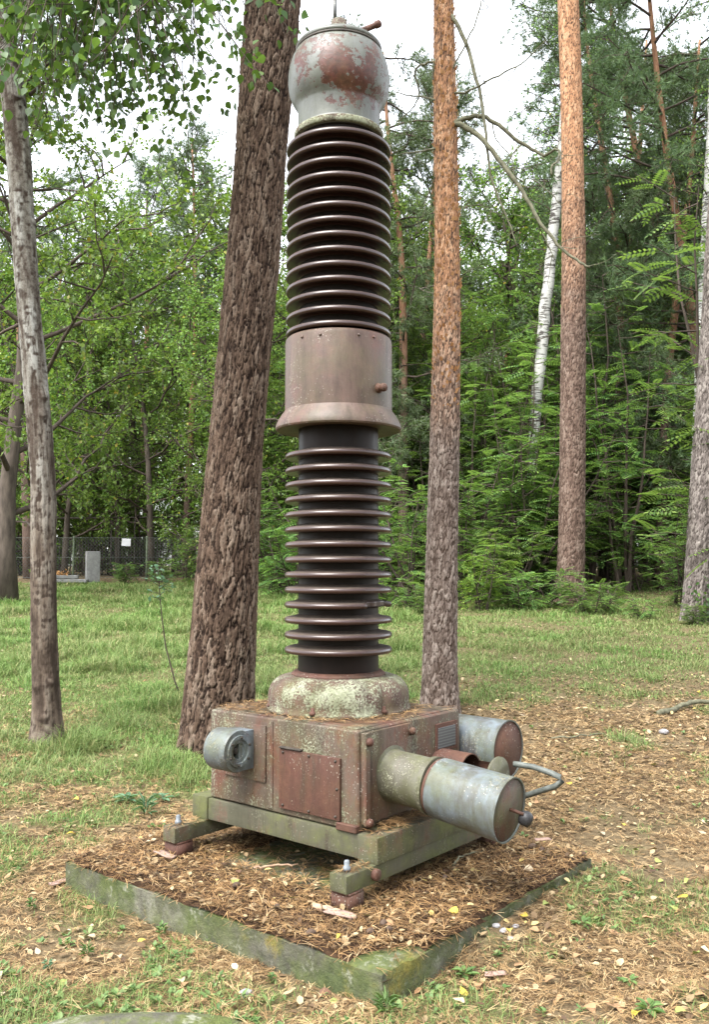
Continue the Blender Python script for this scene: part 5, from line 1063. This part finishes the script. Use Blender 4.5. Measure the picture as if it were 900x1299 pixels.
def stone(name, pos, sx, sy, sz, seed, mat, label, cat='stone', rz=0.0):
    bm = bmesh.new(); bmesh.ops.create_icosphere(bm, subdivisions=4, radius=1); co = np.array([q.co for q in bm.verts]); d = 1 + 0.35 * (fbm(co[:, 0] * 1.6 + seed, co[:, 1] * 1.6, co[:, 2] * 1.6, 4, seed) - 0.5)
    for q, dd in zip(bm.verts, d): q.co = Vector((q.co.x * dd * sx, q.co.y * dd * sy, q.co.z * dd * sz))
    me = bpy.data.meshes.new(name); bm.to_mesh(me); bm.free(); me.polygons.foreach_set('use_smooth', np.ones(len(me.polygons), bool)); o = obj(name, me, mat); o.location = pos; o.rotation_euler = (0, 0, rz); return tag(o, label, cat)
sp = ground_hit(172, 1318); stone('flat_stone', (sp[0], sp[1], sp[2] + 0.0), 0.40, 0.13, 0.058, 3, conc_mat, 'low mossy stone half sunk in the litter before the plinth', rz=0.06)
m_pebble = plain_mat('grey_pebble', (0.12, 0.115, 0.115), (0.30, 0.29, 0.30), 25, 0.85)
for (px, py, s_) in [(312, 1265, 0.03), (843, 930, 0.045), (640, 1188, 0.02), (655, 1182, 0.016), (630, 1180, 0.018), (648, 1196, 0.015)]:
    P = ground_hit(px, py); stone('pebble', P + np.array([0, 0, s_ * 0.25]), s_, s_ * 0.8, s_ * 0.55, int(px), m_pebble, 'small grey pebble among the litter beside the plinth' if py > 1000 else 'grey pebble in the leaf litter by the fallen branch', 'pebble', 'x' and 0.3)
for o in C.objects:
    if o.get('label') == 'small grey pebble among the litter beside the plinth': o['group'] = 'pebbles beside the plinth'

# weeds
def weed_mesh(seed, n, ln, wd, rise):
    rg2 = np.random.default_rng(seed); a = np.arange(n) * 2.4 + rg2.normal(size=n) * 0.3; el = rg2.uniform(0.15, rise, n); x = np.stack([np.cos(a) * np.cos(el), np.sin(a) * np.cos(el), np.sin(el)], -1); y = np.stack([-np.sin(a), np.cos(a), 0 * a], -1)
    tv = np.array(LEAF[0], float); tv[:, 1] *= wd; tv[:, 2] -= 0.35 * tv[:, 0] ** 2; pos = np.stack([0.01 * np.cos(a), 0.01 * np.sin(a), 0.002 + 0.05 * rg2.uniform(0, 1, n) * rise], -1)
    v, p = scatter(tv, LEAF[1], pos, np.stack([x, y, np.cross(x, y)], -1), ln * rg2.uniform(0.6, 1.2, n)); return mk_mesh('weed', v, p)
m_weed = leaf_mat('weed_leaf', [(0, (0.05, 0.10, 0.03)), (1, (0.11, 0.175, 0.055))], 0.3); m_weedb = leaf_mat('blue_green_weed_leaf', [(0, (0.05, 0.11, 0.06)), (1, (0.11, 0.19, 0.11))], 0.3)
wm = [weed_mesh(1, 34, 0.028, 1.1, 1.25), weed_mesh(2, 16, 0.055, 0.75, 0.8), weed_mesh(3, 40, 0.045, 0.3, 1.35)]
WL = ['bushy little weed with rounded green leaves', 'flat rosette weed with pointed leaves', 'spiky weed with narrow green leaves']
for (px, py, k, s_, mt, wh) in [(205, 1192, 0, 1.0, 0, 'at the foot of the plinth side'), (228, 1186, 0, 0.9, 0, 'against the plinth side'), (590, 1245, 1, 1.1, 0, 'beside the plinth corner'), (490, 1292, 2, 1.3, 0, 'under the plinth corner'), (185, 1035, 2, 2.0, 1, 'in the grass behind the skid'), (160, 1022, 1, 1.8, 1, 'in the grass by the furrowed pine'), (205, 1020, 1, 1.6, 1, 'in the grass behind the round port'),
        (740, 1185, 1, 1.0, 0, 'on the litter right of the plinth'), (800, 1255, 1, 0.9, 0, 'in the open litter'), (60, 1235, 0, 0.9, 1, 'near the flat stone'), (110, 1215, 2, 0.9, 0, 'between the stone and the plinth'), (40, 1160, 0, 1.0, 0, 'in the mossy litter left of the plinth'), (715, 1110, 0, 0.8, 0, 'at the mossy far end of the plinth edge'), (345, 1250, 0, 0.7, 0, 'in the needles before the plinth'), (825, 1290, 1, 1.2, 0, 'in the litter far from the plinth')]:
    P = ground_hit(px, py); o = obj('weed', wm[k] if mt == 0 else wm[k].copy(), None); o.data.materials.clear() if mt else None
    if not o.data.materials: o.data.materials.append((m_weed, m_weedb)[mt])
    o.location = P + np.array([0, 0, 0.002]); o.scale = (s_ * 0.75,) * 3; o.rotation_euler = (0, 0, px * 0.1); tag(o, f'{WL[k]} {wh}', 'weed')
# thin sapling in front of the furrowed pine
P = on_ground(231, 886, 0); sap = thing('sapling', P, 'thin leggy sapling with a few leaves at its tip beside the furrowed pine', 'sapling')
b = MB(); pth = np.array([at(px, py, P[1]) for px, py in [(231, 888), (222, 865), (210, 820), (205, 780), (202, 745), (200, 722)]]) - P; b.tube(pth, np.linspace(0.010, 0.004, 6), 6)
pos, dr = [], []
for k in range(26):
    pp, d = interp_path(pth, rg.uniform(0.68, 1)); tw_ = crooked(pp, (rg.normal(), rg.normal(), 0.3), rg.uniform(0.08, 0.25), 3, rg, 0.2); b.tube(tw_, np.linspace(0.003, 0.0015, 4), 4, False)
    for j in range(3): pos.append(interp_path(tw_, rg.uniform(0.3, 1))[0]); dr.append((rg.normal(), rg.normal(), -0.2))
obj('stem', b.mesh('sapling_stem', True), m_wood, sap); v, p = scatter(*LEAF, np.array(pos), rotmats(len(pos), np.array(dr), 0.4, rg), rg.uniform(0.04, 0.075, len(pos))); obj('foliage', mk_mesh('sapling_leaves', v, p), m_weedb, sap)
# ivy at the foot of the grey pine
P = np.array([ep[0] + 0.05, ep[1] - 0.33, ep[2]]); n = 170; pos = np.stack([rg.normal(0, 0.16, n), rg.normal(0, 0.04, n) - 0.02, np.abs(rg.normal(0, 0.35, n))], -1)
v, p = scatter(*LEAF, pos, rotmats(n, np.array([0, -0.5, -0.4]), 0.5, rg), rg.uniform(0.06, 0.10, n)); iv = obj('ivy', mk_mesh('ivy', v, p), l_birch); iv.location = P; tag(iv, 'clump of dark ivy leaves at the foot of the grey barked pine', 'ivy')

# ------------------------------------------------------------------ fence, marker post and slabs behind the lawn
YF = 28.3
m_post = plain_mat('green_fence_post', (0.05, 0.07, 0.04), (0.12, 0.14, 0.09), 14, 0.8); m_wire = plain_mat('galvanised_wire', (0.07, 0.076, 0.07), (0.12, 0.128, 0.12), 14, 0.6)
xs0 = col_at(-60, YF); fz = float(gz(col_at(90, YF), YF)); fn = thing('wire_fence', (xs0, YF, fz), 'low chain-link fence on thin green posts along the far end of the lawn', 'fence')
W_, H_ = col_at(262, YF) - xs0, 1.33
for px in (-40, 2, 93, 186, 260): b = MB(); X = col_at(px, YF) - xs0; b.tube([(X, 0.03, -0.4), (X, 0.03, H_ + 0.05)], 0.035, 8); obj('post', b.mesh('post', True), m_post, fn)
b = MB()
for k in range(int((W_ + H_) / 0.11)):
    for s_ in (1, -1):
        x0 = k * 0.11 - (H_ if s_ > 0 else 0); x1 = x0 + H_; z0, z1 = (0.02, H_) if s_ > 0 else (H_, 0.02)
        xa, xb = max(x0, 0), min(x1, W_)
        if xb <= xa: continue
        za = z0 + (z1 - z0) * (xa - x0) / H_; zb = z0 + (z1 - z0) * (xb - x0) / H_; b.tube([(xa, 0, za), (xb, 0, zb)], 0.004, 3, False)
kind(obj('wire_mesh', b.mesh('wire_mesh'), m_wire, fn), 'stuff')
for zz in (0.1, 0.72, H_): b = MB(); b.tube([(0, -0.008, zz), (W_, -0.008, zz)], 0.006, 5); obj('tension_wire', b.mesh('tension_wire'), m_wire, fn)
sg = at(160, 688, YF - 0.03); sgo = obj('notice', bevel_box('notice', (-0.14, -0.005, -0.115), (0.14, 0.005, 0.115), 0.003, 1), plain_mat('white_notice', (0.5, 0.5, 0.52), (0.58, 0.58, 0.6), 5, 0.5)); sgo.location = sg; sgo.rotation_euler = (0, 0.05, 0); tag(sgo, 'blank white notice fixed to the wire fence', 'sign')
YK = 31.5; kx = col_at(68, YK); kf = thing('metal_frame_fence', (kx, YK, float(gz(kx, YK))), 'taller dark metal fence frame standing in the shade behind the wire fence', 'fence')
for px in (70, 141, 151, 171, 236): b = MB(); X = col_at(px, YK) - kx; b.tube([(X, 0, -0.3), (X, 0, 2.02)], 0.035, 6); obj('post', b.mesh('post'), m_dark, kf)
b = MB(); b.tube([(0, 0, 2.0), (col_at(236, YK) - kx, 0, 2.03)], 0.035, 6); obj('rail', b.mesh('rail'), m_dark, kf)
b = MB()
for k in range(46): X = (col_at(236, YK) - kx) * k / 46; b.tube([(X, 0.02, 0.05), (X, 0.02, 1.3)], 0.012, 4)
kind(obj('bars', b.mesh('bars'), m_dark, kf), 'stuff')
m_conc2 = plain_mat('pale_concrete', (0.15, 0.15, 0.145), (0.24, 0.24, 0.23), 12, 0.9)
cx = col_at(118, 27.6); cz = float(gz(cx, 27.6)); cp = obj('concrete_post', bevel_box('concrete_post', (-0.20, -0.12, -0.1), (0.20, 0.12, 0.93), 0.02, 2, 2, 0.01, 3), m_conc2); cp.location = (cx, 27.6, cz); cp.rotation_euler = (0, 0, 0.5); tag(cp, 'square pale concrete post standing before the wire fence', 'post')
for k, (px, dz, w_) in enumerate(((86, 0.02, 0.62), (80, 0.13, 0.45))):
    cx = col_at(px, 27.3); s_ = obj('concrete_slab', bevel_box('concrete_slab', (-w_, -0.3, 0), (w_, 0.3, 0.10), 0.015, 1, 2, 0.01, k), m_conc2); s_.location = (cx, 27.3, float(gz(col_at(86, 27.3), 27.3)) + dz); s_.rotation_euler = (0, 0, 0.1 + 0.15 * k)
    tag(s_, ('long pale concrete slab lying by the concrete post', 'shorter concrete slab stacked on the long one')[k], 'slab')
n = 70; cx = col_at(78, 27.25); z0 = float(gz(col_at(86, 27.3), 27.3)) + 0.24; pos = np.stack([cx + rg.normal(0, 0.16, n), 27.22 + rg.normal(0, 0.08, n), z0 + np.abs(rg.normal(0, 0.06, n))], -1)
v, p = scatter(*CURL, pos, rotmats(n, None, 1.0, rg), rg.uniform(0.05, 0.08, n)); lp = obj('leaf_heap', mk_mesh('leaf_heap', v, p), leaf_mat('orange_leaf', [(0, (0.3, 0.13, 0.04)), (1, (0.48, 0.28, 0.12))], 0.1)); kind(lp, 'stuff')
